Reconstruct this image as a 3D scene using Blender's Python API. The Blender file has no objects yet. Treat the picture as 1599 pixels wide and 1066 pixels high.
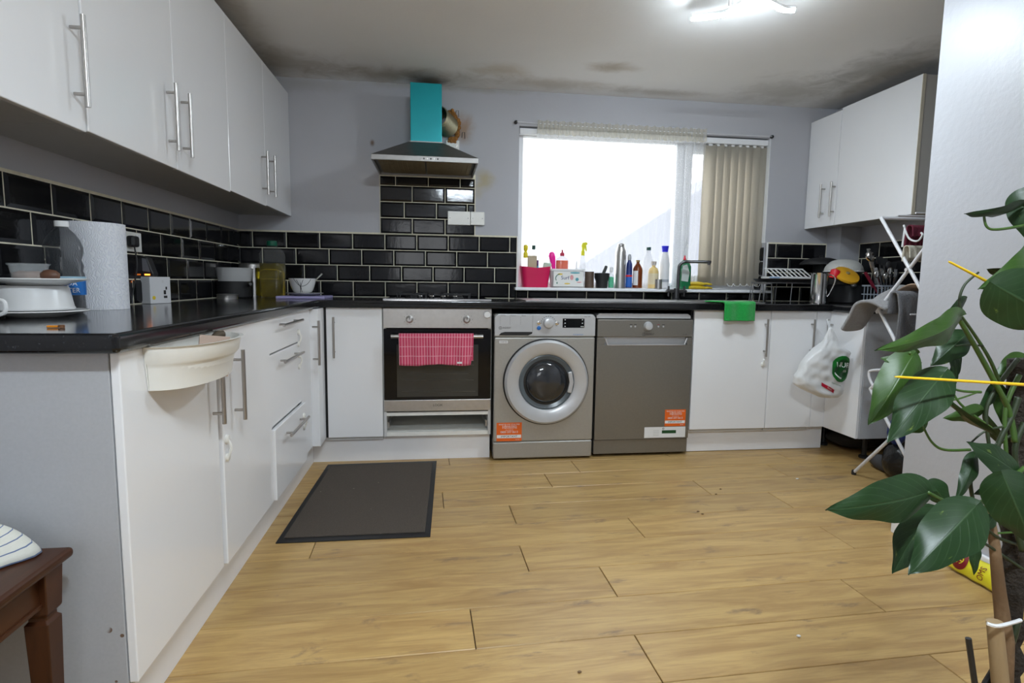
import bpy, bmesh, math, random
from mathutils import Vector, Matrix
random.seed(7)
S = bpy.context.scene
COL = S.collection
PI = math.pi
# ------------------------------------------------------------------ camera
CAM = Vector((.2939, -3.1383, 1.0219)); YAW, PITCH, ROLL, FPX = .1336, -.1062, .0138, 879.05
FW = Vector((math.sin(YAW)*math.cos(PITCH), math.cos(YAW)*math.cos(PITCH), math.sin(PITCH)))
_r = Vector((math.cos(YAW), -math.sin(YAW), 0)); _u = _r.cross(FW)
RT = math.cos(ROLL)*_r+math.sin(ROLL)*_u; UP = -math.sin(ROLL)*_r+math.cos(ROLL)*_u
cd = bpy.data.cameras.new('camera'); cd.sensor_fit = 'HORIZONTAL'; cd.sensor_width = 36; cd.lens = FPX*36/1599; cd.clip_start = .02
cam = bpy.data.objects.new('camera', cd); COL.objects.link(cam); S.camera = cam
cam.matrix_world = Matrix(((RT.x, UP.x, -FW.x, CAM.x), (RT.y, UP.y, -FW.y, CAM.y), (RT.z, UP.z, -FW.z, CAM.z), (0, 0, 0, 1)))
# real positions are measured on the photograph and put at their own distance
def ray(px, py): return RT*((px-799.5)/FPX)+UP*((533-py)/FPX)+FW
def atx(px, py, X): d = ray(px, py); return CAM+d*((X-CAM.x)/d.x)
def aty(px, py, Y): d = ray(px, py); return CAM+d*((Y-CAM.y)/d.y)
def atz(px, py, Z): d = ray(px, py); return CAM+d*((Z-CAM.z)/d.z)
def atd(px, py, D): return CAM+ray(px, py)*D
def mpp(P): return (Vector(P)-CAM).dot(FW)/FPX           # metres per pixel there
# ------------------------------------------------------------------ view, world
S.view_settings.view_transform = 'Standard'; S.view_settings.look = 'None'
S.view_settings.gamma = 1; S.view_settings.use_curve_mapping = False
S.view_settings.exposure = 0.6
LAMP = 290.0; LAMP2 = 650.0; SKY = 2.6
W = bpy.data.worlds.new('overcast_sky'); S.world = W; W.use_nodes = True
_b = W.node_tree.nodes['Background']; _b.inputs[0].default_value = (.93, .96, 1, 1); _b.inputs[1].default_value = SKY
# ------------------------------------------------------------------ materials
MATS = {}
def nt(name):
    m = bpy.data.materials.new(name); m.use_nodes = True; MATS[name] = m
    return m, m.node_tree.nodes, m.node_tree.links, m.node_tree.nodes['Principled BSDF']
def M(name, col, rough=.5, metal=0, spec=.5, noise=None, bump=None, trans=0, alpha=1, emit=0, coat=0, ior=None, sheen=0, ecol=None, sub=0):
    m, N, L, p = nt(name)
    p.inputs['Base Color'].default_value = (*col, 1); p.inputs['Roughness'].default_value = rough
    p.inputs['Metallic'].default_value = metal; p.inputs['Specular IOR Level'].default_value = spec
    p.inputs['Transmission Weight'].default_value = trans; p.inputs['Alpha'].default_value = alpha
    p.inputs['Coat Weight'].default_value = coat; p.inputs['Coat Roughness'].default_value = .06
    p.inputs['Sheen Weight'].default_value = sheen
    if ior: p.inputs['IOR'].default_value = ior
    if emit: p.inputs['Emission Color'].default_value = (*(ecol or col), 1); p.inputs['Emission Strength'].default_value = emit
    tc = N.new('ShaderNodeTexCoord')
    sc, amt = noise or (14, .06)
    n = N.new('ShaderNodeTexNoise'); n.inputs['Scale'].default_value = sc; n.inputs['Detail'].default_value = 5
    L.new(tc.outputs['Object'], n.inputs['Vector'])
    mx = N.new('ShaderNodeMix'); mx.data_type = 'RGBA'; L.new(n.outputs['Fac'], mx.inputs[0])
    mx.inputs[6].default_value = (*[c*(1-amt) for c in col], 1); mx.inputs[7].default_value = (*[min(1, c*(1+amt)) for c in col], 1)
    L.new(mx.outputs[2], p.inputs['Base Color'])
    if bump:
        n2 = N.new('ShaderNodeTexNoise'); n2.inputs['Scale'].default_value = bump[0]; n2.inputs['Detail'].default_value = 4
        L.new(tc.outputs['Object'], n2.inputs['Vector'])
        b = N.new('ShaderNodeBump'); b.inputs['Strength'].default_value = bump[1]; b.inputs['Distance'].default_value = .01
        L.new(n2.outputs['Fac'], b.inputs['Height']); L.new(b.outputs[0], p.inputs['Normal'])
    return m
def math_(N, L, op, a, b=None, c=None):
    n = N.new('ShaderNodeMath'); n.operation = op
    for i, v in enumerate((a, b, c)):
        if v is None: continue
        if isinstance(v, (int, float)): n.inputs[i].default_value = v
        else: L.new(v, n.inputs[i])
    return n.outputs[0]
def mixc(N, L, fac, a, b):
    mx = N.new('ShaderNodeMix'); mx.data_type = 'RGBA'
    if isinstance(fac, (int, float)): mx.inputs[0].default_value = fac
    else: L.new(fac, mx.inputs[0])
    for i, v in ((6, a), (7, b)):
        if isinstance(v, tuple): mx.inputs[i].default_value = (*v, 1)
        else: L.new(v, mx.inputs[i])
    return mx.outputs[2]
def noise_(N, L, vec, scale, detail=5, rough=.55, dist=0):
    n = N.new('ShaderNodeTexNoise'); n.inputs['Scale'].default_value = scale; n.inputs['Detail'].default_value = detail
    n.inputs['Roughness'].default_value = rough; n.inputs['Distortion'].default_value = dist
    L.new(vec, n.inputs['Vector']); return n.outputs['Fac']
def ramp_(N, L, fac, lo, hi):
    n = N.new('ShaderNodeMapRange'); n.interpolation_type = 'SMOOTHSTEP'
    L.new(fac, n.inputs[0]); n.inputs[1].default_value = lo; n.inputs[2].default_value = hi; return n.outputs[0]
def stained(name, col, rough, stains, bump=(60, .15), mould=None, blot=.05):
    """painted plaster; stains = (centre, radii, colour, strength) patches with ragged edges"""
    m, N, L, p = nt(name); tc = N.new('ShaderNodeTexCoord'); V = tc.outputs['Object']
    c = mixc(N, L, noise_(N, L, V, 2.2), tuple(x*(1-blot) for x in col), tuple(x*(1+blot) for x in col))
    rag = noise_(N, L, V, 7, 8, .65, .6)
    for cen, rad, sc, st in stains:
        mp = N.new('ShaderNodeMapping'); L.new(V, mp.inputs[0])
        mp.inputs['Scale'].default_value = [1/r for r in rad]; mp.inputs['Location'].default_value = [-a/r for a, r in zip(cen, rad)]
        ln = N.new('ShaderNodeVectorMath'); ln.operation = 'LENGTH'; L.new(mp.outputs[0], ln.inputs[0])
        d = math_(N, L, 'ADD', ln.outputs['Value'], math_(N, L, 'MULTIPLY', rag, 1.1))
        f = math_(N, L, 'MULTIPLY', math_(N, L, 'SUBTRACT', 1, ramp_(N, L, d, .55, 1.45)), st)
        c = mixc(N, L, f, c, sc)
    L.new(c, p.inputs['Base Color']); p.inputs['Roughness'].default_value = rough
    b = N.new('ShaderNodeBump'); b.inputs['Strength'].default_value = bump[1]; b.inputs['Distance'].default_value = .004
    L.new(noise_(N, L, V, bump[0], 4), b.inputs['Height']); L.new(b.outputs[0], p.inputs['Normal'])
    return m
WALLC = (.45, .452, .485)
wall_m = stained('wall_paint', WALLC, .62, [
    ((.60, .575, 1.67), (.10, .2, .10), (.40, .33, .17), .8), ((.47, .575, 1.98), (.10, .2, .15), (.30, .16, .06), .8),
    ((-.105, .575, 1.87), (.02, .2, .03), (.2, .11, .06), .9), ((.56, .575, 1.60), (.05, .2, .09), (.42, .36, .22), .5),
    ((-.5, .575, 2.2), (.5, .2, .07), (.36, .35, .34), .6), ((.4, .575, 2.23), (.9, .2, .04), (.30, .27, .22), .6)])
ceil_m = stained('ceiling_paint', (.82, .815, .81), .75, [
    ((.25, .5, 2.235), (.20, .16, .3), (.05, .035, .025), 1.0), ((.05, .42, 2.235), (.75, .2, .3), (.30, .25, .18), .7),
    ((-.55, .35, 2.235), (.55, .35, .3), (.32, .28, .22), .6), ((.65, .25, 2.235), (.28, .16, .3), (.50, .42, .30), .6),
    ((1.0, .42, 2.235), (.7, .16, .3), (.42, .36, .28), .55), ((1.28, .1, 2.235), (.24, .12, .3), (.40, .33, .24), .7),
    ((1.7, .45, 2.235), (.6, .10, .3), (.36, .32, .27), .55), ((2.55, .3, 2.235), (.55, .45, .3), (.36, .34, .30), .55),
    ((2.75, -.1, 2.235), (.35, .6, .3), (.24, .225, .20), .7), ((-.75, -.5, 2.235), (.3, .9, .3), (.34, .30, .25), .55),
    ((-.6, -1.2, 2.235), (.35, .8, .3), (.45, .42, .38), .4)])
part_m = stained('partition_paint', (.475, .478, .505), .40, [], bump=(45, .25), blot=.03)
white_gloss = M('white_gloss_door', (.86, .86, .875), .16, spec=.5, noise=(3, .02))
white_side = M('white_melamine', (.60, .60, .60), .45, noise=(8, .05))
grey_panel = M('grey_melamine', (.47, .48, .505), .5, noise=(120, .09))
edge_m = M('cream_edging', (.60, .54, .42), .5)
plinth_m = M('plinth_white', (.86, .855, .87), .25, noise=(6, .06))
def dirty(name, col, rough):
    m = stained(name, col, rough, [], bump=(30, .02)); N, L = m.node_tree.nodes, m.node_tree.links; p = N['Principled BSDF']
    tc = N.new('ShaderNodeTexCoord'); V = tc.outputs['Object']
    v = N.new('ShaderNodeTexVoronoi'); v.inputs['Scale'].default_value = 11; L.new(V, v.inputs['Vector'])
    f = math_(N, L, 'MULTIPLY', math_(N, L, 'LESS_THAN', v.outputs['Distance'], .075), ramp_(N, L, noise_(N, L, V, 3), .46, .5))
    old = p.inputs['Base Color'].links[0].from_socket
    g = mixc(N, L, math_(N, L, 'MULTIPLY', noise_(N, L, V, 160, 2), .25), old, (.25, .26, .28))
    L.new(mixc(N, L, f, g, (.16, .10, .07)), p.inputs['Base Color']); return m
end_m = dirty('scuffed_end_panel', (.47, .48, .505), .5)
inox = M('brushed_steel', (.50, .49, .48), .33, metal=.9, noise=(40, .12))
inox_warm = M('steel_silver_paint', (.41, .40, .375), .38, metal=.55, noise=(90, .08))
inox_dark = M('dark_steel_paint', (.235, .22, .195), .36, metal=.6, noise=(90, .08))
silver = M('silver_plastic', (.55, .555, .57), .3, metal=.35, noise=(30, .04))
chrome = M('chrome', (.75, .75, .75), .1, metal=1)
handle_m = M('satin_handle', (.42, .40, .38), .3, metal=1)
hoodm = M('hood_steel', (.17, .165, .16), .38, metal=.8, noise=(30, .2))
hoodrim = M('hood_rim_steel', (.32, .31, .30), .4, metal=.8, noise=(30, .15))
filter_m = M('greasy_filter', (.30, .24, .14), .55, metal=.4, noise=(25, .3))
film_m = M('turquoise_film', (.0, .31, .35), .32, metal=.35, noise=(6, .15))
black_gl = M('black_glass', (.004, .004, .005), .06, spec=.28)
black_pl = M('black_plastic', (.012, .012, .013), .4)
black_mt = M('black_matt', (.01, .01, .011), .6)
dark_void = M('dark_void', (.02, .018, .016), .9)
graph = M('graphite_tap', (.10, .10, .105), .28, metal=.8)
whitep = M('white_plastic', (.80, .80, .80), .35)
cream_pl = M('ivory_plastic', (.80, .79, .745), .3, noise=(9, .06))
upvc = M('window_upvc', (.82, .83, .85), .3)
porc = M('white_porcelain', (.80, .80, .79), .12, coat=.4)
grout_m = M('cream_grout', (.74, .70, .55), .85, noise=(30, .25))
def tile_mat():
    m, N, L, p = nt('black_glazed_tile'); oi = N.new('ShaderNodeObjectInfo')
    c = mixc(N, L, oi.outputs['Random'], (.004, .004, .005), (.010, .010, .012)); L.new(c, p.inputs['Base Color'])
    p.inputs['Roughness'].default_value = .10; p.inputs['Specular IOR Level'].default_value = .36; tc = N.new('ShaderNodeTexCoord')
    b = N.new('ShaderNodeBump'); b.inputs['Strength'].default_value = .12; b.inputs['Distance'].default_value = .003
    L.new(noise_(N, L, tc.outputs['Object'], 28, 3), b.inputs['Height']); L.new(b.outputs[0], p.inputs['Normal']); return m
tile_m = tile_mat()
def worktop_mat():
    m, N, L, p = nt('black_speckled_worktop'); tc = N.new('ShaderNodeTexCoord'); V = tc.outputs['Object']
    v = N.new('ShaderNodeTexVoronoi'); v.inputs['Scale'].default_value = 230; L.new(V, v.inputs['Vector'])
    f = math_(N, L, 'MULTIPLY', math_(N, L, 'LESS_THAN', v.outputs['Distance'], .3), ramp_(N, L, noise_(N, L, V, 90, 3), .52, .7))
    L.new(mixc(N, L, f, (.008, .008, .009), (.06, .065, .07)), p.inputs['Base Color'])
    p.inputs['Roughness'].default_value = .13; return m
worktop_m = worktop_mat()
def plank_mat():
    m, N, L, p = nt('oak_laminate'); tc = N.new('ShaderNodeTexCoord'); oi = N.new('ShaderNodeObjectInfo')
    off = N.new('ShaderNodeCombineXYZ')
    L.new(math_(N, L, 'MULTIPLY', oi.outputs['Random'], 37), off.inputs[0]); L.new(math_(N, L, 'MULTIPLY', oi.outputs['Random'], 91), off.inputs[1])
    ad = N.new('ShaderNodeVectorMath'); L.new(tc.outputs['Object'], ad.inputs[0]); L.new(off.outputs[0], ad.inputs[1])
    mp = N.new('ShaderNodeMapping'); L.new(ad.outputs[0], mp.inputs[0]); mp.inputs['Scale'].default_value = (1.1, 9, 1)
    g1 = noise_(N, L, mp.outputs[0], 2.2, 7, .62, .9)
    mp2 = N.new('ShaderNodeMapping'); L.new(ad.outputs[0], mp2.inputs[0]); mp2.inputs['Scale'].default_value = (3, 60, 1)
    g2 = noise_(N, L, mp2.outputs[0], 3, 4)
    mp3 = N.new('ShaderNodeMapping'); L.new(ad.outputs[0], mp3.inputs[0]); mp3.inputs['Scale'].default_value = (2.2, 7, 1)
    kn = ramp_(N, L, noise_(N, L, mp3.outputs[0], 1.9, 6, .65, .5), .575, .72)
    c = mixc(N, L, ramp_(N, L, g1, .3, .72), (.63, .415, .16), (.43, .255, .092))
    c = mixc(N, L, math_(N, L, 'MULTIPLY', ramp_(N, L, g2, .45, .75), .35), c, (.32, .185, .065))
    c = mixc(N, L, math_(N, L, 'MULTIPLY', kn, .8), c, (.23, .145, .085))
    tint = mixc(N, L, oi.outputs['Random'], (.84, .84, .85), (1.0, 1.0, 1.0))
    mul = N.new('ShaderNodeMix'); mul.data_type = 'RGBA'; mul.blend_type = 'MULTIPLY'; mul.inputs[0].default_value = 1
    L.new(c, mul.inputs[6]); L.new(tint, mul.inputs[7]); L.new(mul.outputs[2], p.inputs['Base Color'])
    p.inputs['Roughness'].default_value = .36
    b = N.new('ShaderNodeBump'); b.inputs['Strength'].default_value = .08; b.inputs['Distance'].default_value = .002
    L.new(g2, b.inputs['Height']); L.new(b.outputs[0], p.inputs['Normal']); return m
plank_m = plank_mat()
def mat_mat():
    m, N, L, p = nt('brown_mat_pile'); tc = N.new('ShaderNodeTexCoord'); V = tc.outputs['Object']
    c = mixc(N, L, noise_(N, L, V, 220, 3), (.045, .034, .026), (.115, .092, .072))
    v = N.new('ShaderNodeTexVoronoi'); v.inputs['Scale'].default_value = 16; L.new(V, v.inputs['Vector'])
    f = math_(N, L, 'MULTIPLY', math_(N, L, 'LESS_THAN', v.outputs['Distance'], .06), ramp_(N, L, noise_(N, L, V, 5), .5, .6))
    L.new(mixc(N, L, f, c, (.3, .26, .2)), p.inputs['Base Color']); p.inputs['Roughness'].default_value = .95
    b = N.new('ShaderNodeBump'); b.inputs['Strength'].default_value = .5; b.inputs['Distance'].default_value = .004
    L.new(noise_(N, L, V, 300, 2), b.inputs['Height']); L.new(b.outputs[0], p.inputs['Normal']); return m
matpile_m = mat_mat()
def stripe_mat(name, base, line, axes, rough=.9, bump=True):
    """woven cloth; axes = (uv axis, lines per unit, line width)"""
    m, N, L, p = nt(name); tc = N.new('ShaderNodeTexCoord'); sp = N.new('ShaderNodeSeparateXYZ'); L.new(tc.outputs['UV'], sp.inputs[0])
    c = mixc(N, L, noise_(N, L, tc.outputs['UV'], 40), tuple(x*.85 for x in base), base)
    for ax, fr, wd, st in axes:
        f = math_(N, L, 'LESS_THAN', math_(N, L, 'FRACT', math_(N, L, 'MULTIPLY', sp.outputs[ax], fr)), wd)
        c = mixc(N, L, math_(N, L, 'MULTIPLY', f, st), c, line)
    L.new(c, p.inputs['Base Color']); p.inputs['Roughness'].default_value = rough; p.inputs['Sheen Weight'].default_value = .2
    b = N.new('ShaderNodeBump'); b.inputs['Strength'].default_value = .3; b.inputs['Distance'].default_value = .003
    L.new(noise_(N, L, tc.outputs['UV'], 150, 2), b.inputs['Height']); L.new(b.outputs[0], p.inputs['Normal']); return m
pink_cloth = stripe_mat('pink_check_cloth', (.62, .055, .13), (.80, .42, .48), [(0, 27, .26, .75), (1, 7, .09, .55)])
blue_stripe = stripe_mat('blue_striped_cloth', (.70, .69, .62), (.06, .11, .26), [(1, 9, .12, .9)])
green_cloth = M('green_microfibre', (.004, .33, .05), .95, noise=(120, .3), bump=(260, .6), sheen=.3)
grey_towel = M('grey_towel', (.30, .29, .29), .95, noise=(70, .25), bump=(200, .7), sheen=.3)
dgrey_towel = M('dark_grey_towel', (.13, .13, .14), .95, noise=(18, .45), bump=(200, .7), sheen=.3)
peach_cloth = M('peach_cloth', (.60, .42, .30), .9, bump=(120, .3))
maroon_cloth = M('maroon_cloth', (.13, .012, .03), .9, bump=(120, .4))
cream_cloth = M('cream_cloth', (.62, .58, .48), .9, noise=(30, .12), bump=(120, .4))
def wood_mat(name, a, b, rough):
    m, N, L, p = nt(name); tc = N.new('ShaderNodeTexCoord'); mp = N.new('ShaderNodeMapping'); L.new(tc.outputs['Object'], mp.inputs[0])
    mp.inputs['Scale'].default_value = (40, 3, 6)
    L.new(mixc(N, L, noise_(N, L, mp.outputs[0], 1.6, 5, .6, .5), a, b), p.inputs['Base Color']); p.inputs['Roughness'].default_value = rough; p.inputs['Specular IOR Level'].default_value = .3; return m
mahog = wood_mat('mahogany', (.022, .007, .003), (.085, .028, .010), .38)
bamboo_m = wood_mat('bamboo_cane', (.26, .17, .085), (.40, .29, .16), .6)
bark_m = M('brown_stake', (.20, .12, .06), .8, noise=(30, .3), bump=(40, .5))
moss_m = M('coir_pole', (.025, .018, .012), .95, noise=(90, .5), bump=(120, 1))
def leaf_mat(name, dark, light, vein):
    m, N, L, p = nt(name); tc = N.new('ShaderNodeTexCoord'); sp = N.new('ShaderNodeSeparateXYZ'); L.new(tc.outputs['UV'], sp.inputs[0])
    oi = N.new('ShaderNodeObjectInfo')
    ax = math_(N, L, 'ABSOLUTE', math_(N, L, 'SUBTRACT', sp.outputs[0], .5))
    mid = math_(N, L, 'SUBTRACT', 1, ramp_(N, L, ax, .008, .03))
    sv = math_(N, L, 'FRACT', math_(N, L, 'MULTIPLY', math_(N, L, 'SUBTRACT', sp.outputs[1], math_(N, L, 'MULTIPLY', ax, .7)), 8))
    side = math_(N, L, 'MULTIPLY', math_(N, L, 'LESS_THAN', sv, .10), .25)
    off = N.new('ShaderNodeVectorMath'); L.new(tc.outputs['UV'], off.inputs[0]); cx = N.new('ShaderNodeCombineXYZ')
    L.new(math_(N, L, 'MULTIPLY', oi.outputs['Random'], 40), cx.inputs[0]); L.new(cx.outputs[0], off.inputs[1])
    var = ramp_(N, L, noise_(N, L, off.outputs[0], 4.5, 6, .6), .63, .74)
    c = mixc(N, L, noise_(N, L, off.outputs[0], 3), dark, light)
    c = mixc(N, L, math_(N, L, 'MULTIPLY', var, .6), c, (.24, .32, .06))
    c = mixc(N, L, math_(N, L, 'MAXIMUM', math_(N, L, 'MULTIPLY', mid, .5), side), c, vein)
    L.new(c, p.inputs['Base Color']); p.inputs['Roughness'].default_value = .36; p.inputs['Specular IOR Level'].default_value = .32
    b = N.new('ShaderNodeBump'); b.inputs['Strength'].default_value = .25; b.inputs['Distance'].default_value = .004
    L.new(math_(N, L, 'ADD', sv, mid), b.inputs['Height']); L.new(b.outputs[0], p.inputs['Normal']); return m
leaf_m = leaf_mat('pothos_leaf', (.008, .026, .008), (.018, .048, .012), (.045, .085, .035))
leaf_b = leaf_mat('pothos_leaf_young', (.016, .048, .007), (.042, .095, .013), (.075, .13, .04))
stem_m = M('green_stem', (.050, .105, .018), .4, noise=(25, .35))
stem_d = M('dark_stem', (.022, .035, .012), .5, noise=(25, .3))
yellow_m = M('yellow_plastic', (.80, .52, .015), .4)
airer_m = M('white_coated_tube', (.74, .73, .75), .3)
def thin_mat(name, col, opac, rough=.1):
    m = bpy.data.materials.new(name); m.use_nodes = True; MATS[name] = m; N, L = m.node_tree.nodes, m.node_tree.links; p = N['Principled BSDF']
    p.inputs['Base Color'].default_value = (*col, 1); p.inputs['Roughness'].default_value = rough
    t = N.new('ShaderNodeBsdfTransparent'); t.inputs[0].default_value = (1, 1, 1, 1); mx = N.new('ShaderNodeMixShader')
    lw = N.new('ShaderNodeLayerWeight'); lw.inputs[0].default_value = .25
    L.new(math_(N, L, 'ADD', math_(N, L, 'MULTIPLY', lw.outputs['Facing'], .25), opac), mx.inputs[0])
    L.new(t.outputs[0], mx.inputs[1]); L.new(p.outputs[0], mx.inputs[2]); L.new(mx.outputs[0], N['Material Output'].inputs[0]); return m
clear_pl = thin_mat('clear_plastic', (.55, .58, .6), .16)
frost_pl = thin_mat('frosted_plastic', (.72, .72, .72), .55, .35)
glass_m = thin_mat('window_glass', (.9, .95, 1), .02, .02)
def net_mat(name, opac, col):
    m = bpy.data.materials.new(name); m.use_nodes = True; MATS[name] = m; N, L = m.node_tree.nodes, m.node_tree.links
    N.remove(N['Principled BSDF']); tc = N.new('ShaderNodeTexCoord')
    d = N.new('ShaderNodeBsdfDiffuse'); d.inputs[0].default_value = (*col, 1); tl = N.new('ShaderNodeBsdfTranslucent'); tl.inputs[0].default_value = (*col, 1)
    mx = N.new('ShaderNodeMixShader'); mx.inputs[0].default_value = .5; L.new(d.outputs[0], mx.inputs[1]); L.new(tl.outputs[0], mx.inputs[2])
    t = N.new('ShaderNodeBsdfTransparent'); m2 = N.new('ShaderNodeMixShader')
    n = noise_(N, L, tc.outputs['Object'], 300, 2)
    L.new(math_(N, L, 'ADD', math_(N, L, 'MULTIPLY', n, .14), opac-.07), m2.inputs[0])
    L.new(t.outputs[0], m2.inputs[1]); L.new(mx.outputs[0], m2.inputs[2]); L.new(m2.outputs[0], N['Material Output'].inputs[0]); return m
net_m = net_mat('sheer_net', .30, (.85, .86, .88)); netd_m = net_mat('net_heading', .42, (.74, .69, .55))
slat_m = net_mat('blind_fabric', .97, (.70, .655, .57))
def liquid(name, col, rough=.08): return M(name, col, rough, trans=.6, ior=1.3)
# ------------------------------------------------------------------ geometry helpers
BASE = {}
def vec(a): return Vector(a)
class MB:
    def __init__(s): s.v = []; s.f = []; s.uv = None
    def add(s, vs, fs):
        o = len(s.v); s.v += [Vector(q) for q in vs]; s.f += [tuple(i+o for i in f) for f in fs]; return s
    def box(s, x0, x1, y0, y1, z0, z1):
        return s.add([(x0,y0,z0),(x1,y0,z0),(x1,y1,z0),(x0,y1,z0),(x0,y0,z1),(x1,y0,z1),(x1,y1,z1),(x0,y1,z1)],
                     [(0,3,2,1),(4,5,6,7),(0,1,5,4),(1,2,6,5),(2,3,7,6),(3,0,4,7)])
    def tube(s, path, r, n=10, cap=True, closed=False):
        P = [Vector(q) for q in path]; m = len(P); rr = r if isinstance(r, (list, tuple)) else [r]*m
        nrm = None; rings = []
        for i in range(m):
            a = P[(i-1) % m] if (i or closed) else P[0]; b = P[(i+1) % m] if (i < m-1 or closed) else P[-1]
            t = (b-a).normalized()
            if nrm is None: nrm = t.orthogonal().normalized()
            nrm = (nrm-t*nrm.dot(t)).normalized(); bn = t.cross(nrm)
            rings.append([P[i]+(nrm*math.cos(2*PI*k/n)+bn*math.sin(2*PI*k/n))*rr[i] for k in range(n)])
        fs = []
        for i in range(m if closed else m-1):
            j = (i+1) % m
            for k in range(n): fs.append((i*n+k, i*n+(k+1) % n, j*n+(k+1) % n, j*n+k))
        if cap and not closed: fs += [tuple(range(n))[::-1], tuple((m-1)*n+k for k in range(n))]
        return s.add([q for g in rings for q in g], fs)
    def cyl(s, a, b, r, n=16, r2=None): return s.tube([a, b], [r, r if r2 is None else r2], n)
    def lathe(s, prof, c=(0,0,0), n=24, ax=(0,0,1), cap0=True, cap1=True):
        c = Vector(c); z = Vector(ax).normalized(); x = z.orthogonal().normalized()
        if abs(z.z) > .99: x = Vector((1,0,0))
        y = z.cross(x); vs = []; fs = []; m = len(prof)
        for r, h in prof:
            for k in range(n): a = 2*PI*k/n; vs.append(c+z*h+(x*math.cos(a)+y*math.sin(a))*max(r, 1e-4))
        for i in range(m-1):
            for k in range(n): fs.append((i*n+k, i*n+(k+1) % n, (i+1)*n+(k+1) % n, (i+1)*n+k))
        if cap0: fs.append(tuple(range(n))[::-1])
        if cap1: fs.append(tuple((m-1)*n+k for k in range(n)))
        return s.add(vs, fs)
    def prism(s, poly, vfun, t):
        """poly of 2-D points; vfun(u,v,w) -> world; extruded w = 0..t"""
        n = len(poly); vs = [vfun(u, v, 0) for u, v in poly]+[vfun(u, v, t) for u, v in poly]
        fs = [tuple(range(n))[::-1], tuple(range(n, 2*n))]+[(i, (i+1) % n, n+(i+1) % n, n+i) for i in range(n)]
        return s.add(vs, fs)
    def loft(s, rings, cap=True):
        n = len(rings[0]); fs = []
        for i in range(len(rings)-1):
            for k in range(n): fs.append((i*n+k, i*n+(k+1) % n, (i+1)*n+(k+1) % n, (i+1)*n+k))
        if cap: fs += [tuple(range(n))[::-1], tuple((len(rings)-1)*n+k for k in range(n))]
        return s.add([q for g in rings for q in g], fs)
    def grid(s, fn, nu, nv):
        """fn(u,v) u,v in 0..1; also stores uv"""
        o = len(s.v); s.uv = s.uv or {}
        for j in range(nv+1):
            for i in range(nu+1): s.uv[len(s.v)] = (i/nu, j/nv); s.v.append(Vector(fn(i/nu, j/nv)))
        for j in range(nv):
            for i in range(nu): a = o+j*(nu+1)+i; s.f.append((a, a+1, a+nu+2, a+nu+1))
        return s
    def sph(s, c, r, n=14, sc=(1,1,1)):
        c = Vector(c); m = n//2; pr = []
        vs = []; fs = []
        for i in range(m+1):
            a = -PI/2+PI*i/m
            for k in range(n): b = 2*PI*k/n; vs.append(c+Vector((sc[0]*math.cos(a)*math.cos(b), sc[1]*math.cos(a)*math.sin(b), sc[2]*math.sin(a)))*r)
        for i in range(m):
            for k in range(n): fs.append((i*n+k, i*n+(k+1) % n, (i+1)*n+(k+1) % n, (i+1)*n+k))
        return s.add(vs, fs)
    def xf(s, mat): s.v = [mat @ q for q in s.v]; return s
    def build(s, name, mat, parent=None, bev=0, smooth=False, thick=0, seg=2, sub=0, wrld=True):
        b = BASE.get(parent.name, Vector()) if parent else Vector()
        me = bpy.data.meshes.new(name); me.from_pydata([q-b for q in s.v], [], s.f)
        if s.uv:
            ul = me.uv_layers.new(name='uv')
            for lp in me.loops: ul.data[lp.index].uv = s.uv.get(lp.vertex_index, (0, 0))
        bm = bmesh.new(); bm.from_mesh(me); bmesh.ops.remove_doubles(bm, verts=bm.verts, dist=1e-6)
        bmesh.ops.recalc_face_normals(bm, faces=bm.faces); bm.to_mesh(me); bm.free()
        me.materials.append(mat)
        o = bpy.data.objects.new(name, me); COL.objects.link(o)
        if parent: o.parent = parent; BASE[o.name] = b
        if smooth:
            for p in me.polygons: p.use_smooth = True
            if smooth != 2: me.set_sharp_from_angle(angle=math.radians(38))
        if thick: md = o.modifiers.new('thickness', 'SOLIDIFY'); md.thickness = thick; md.offset = 0
        if bev: md = o.modifiers.new('bevel', 'BEVEL'); md.width = bev; md.segments = seg; md.limit_method = 'ANGLE'; md.angle_limit = math.radians(40)
        if sub: md = o.modifiers.new('smooth', 'SUBSURF'); md.levels = sub; md.render_levels = sub
        return o
def tag(o, label=None, cat=None, group=None, kind=None):
    for k, v in (('label', label), ('category', cat), ('group', group), ('kind', kind)):
        if v: o[k] = v
    return o
def thing(name, label, cat, loc=(0,0,0), group=None):
    o = bpy.data.objects.new(name, None); COL.objects.link(o); o.location = loc; o.empty_display_size = .05
    BASE[o.name] = Vector(loc); return tag(o, label, cat, group)
def solo(o, label, cat, group=None): return tag(o, label, cat, group)
def struct(o): o['kind'] = 'structure'; return o
_fc = {}
def text_mb(s_, size, align='CENTER'):
    """flat lettering as (verts2d, faces)"""
    key = (s_, align)
    if key not in _fc:
        cu = bpy.data.curves.new('t', 'FONT'); cu.body = s_; cu.align_x = align; cu.align_y = 'CENTER'; cu.size = 1; cu.resolution_u = 3
        ob = bpy.data.objects.new('t', cu); COL.objects.link(ob); dg = bpy.context.evaluated_depsgraph_get()
        me = bpy.data.meshes.new_from_object(ob.evaluated_get(dg))
        _fc[key] = ([(q.co.x, q.co.y) for q in me.vertices], [tuple(p.vertices) for p in me.polygons])
        bpy.data.objects.remove(ob); bpy.data.curves.remove(cu); bpy.data.meshes.remove(me)
    vs, fs = _fc[key]; return [(x*size, y*size) for x, y in vs], fs
def text(name, s_, size, mat, parent, fn, align='CENTER'):
    vs, fs = text_mb(s_, size, align); mb = MB(); mb.add([fn(u, v) for u, v in vs], fs)
    return mb.build(name, mat, parent)
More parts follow.
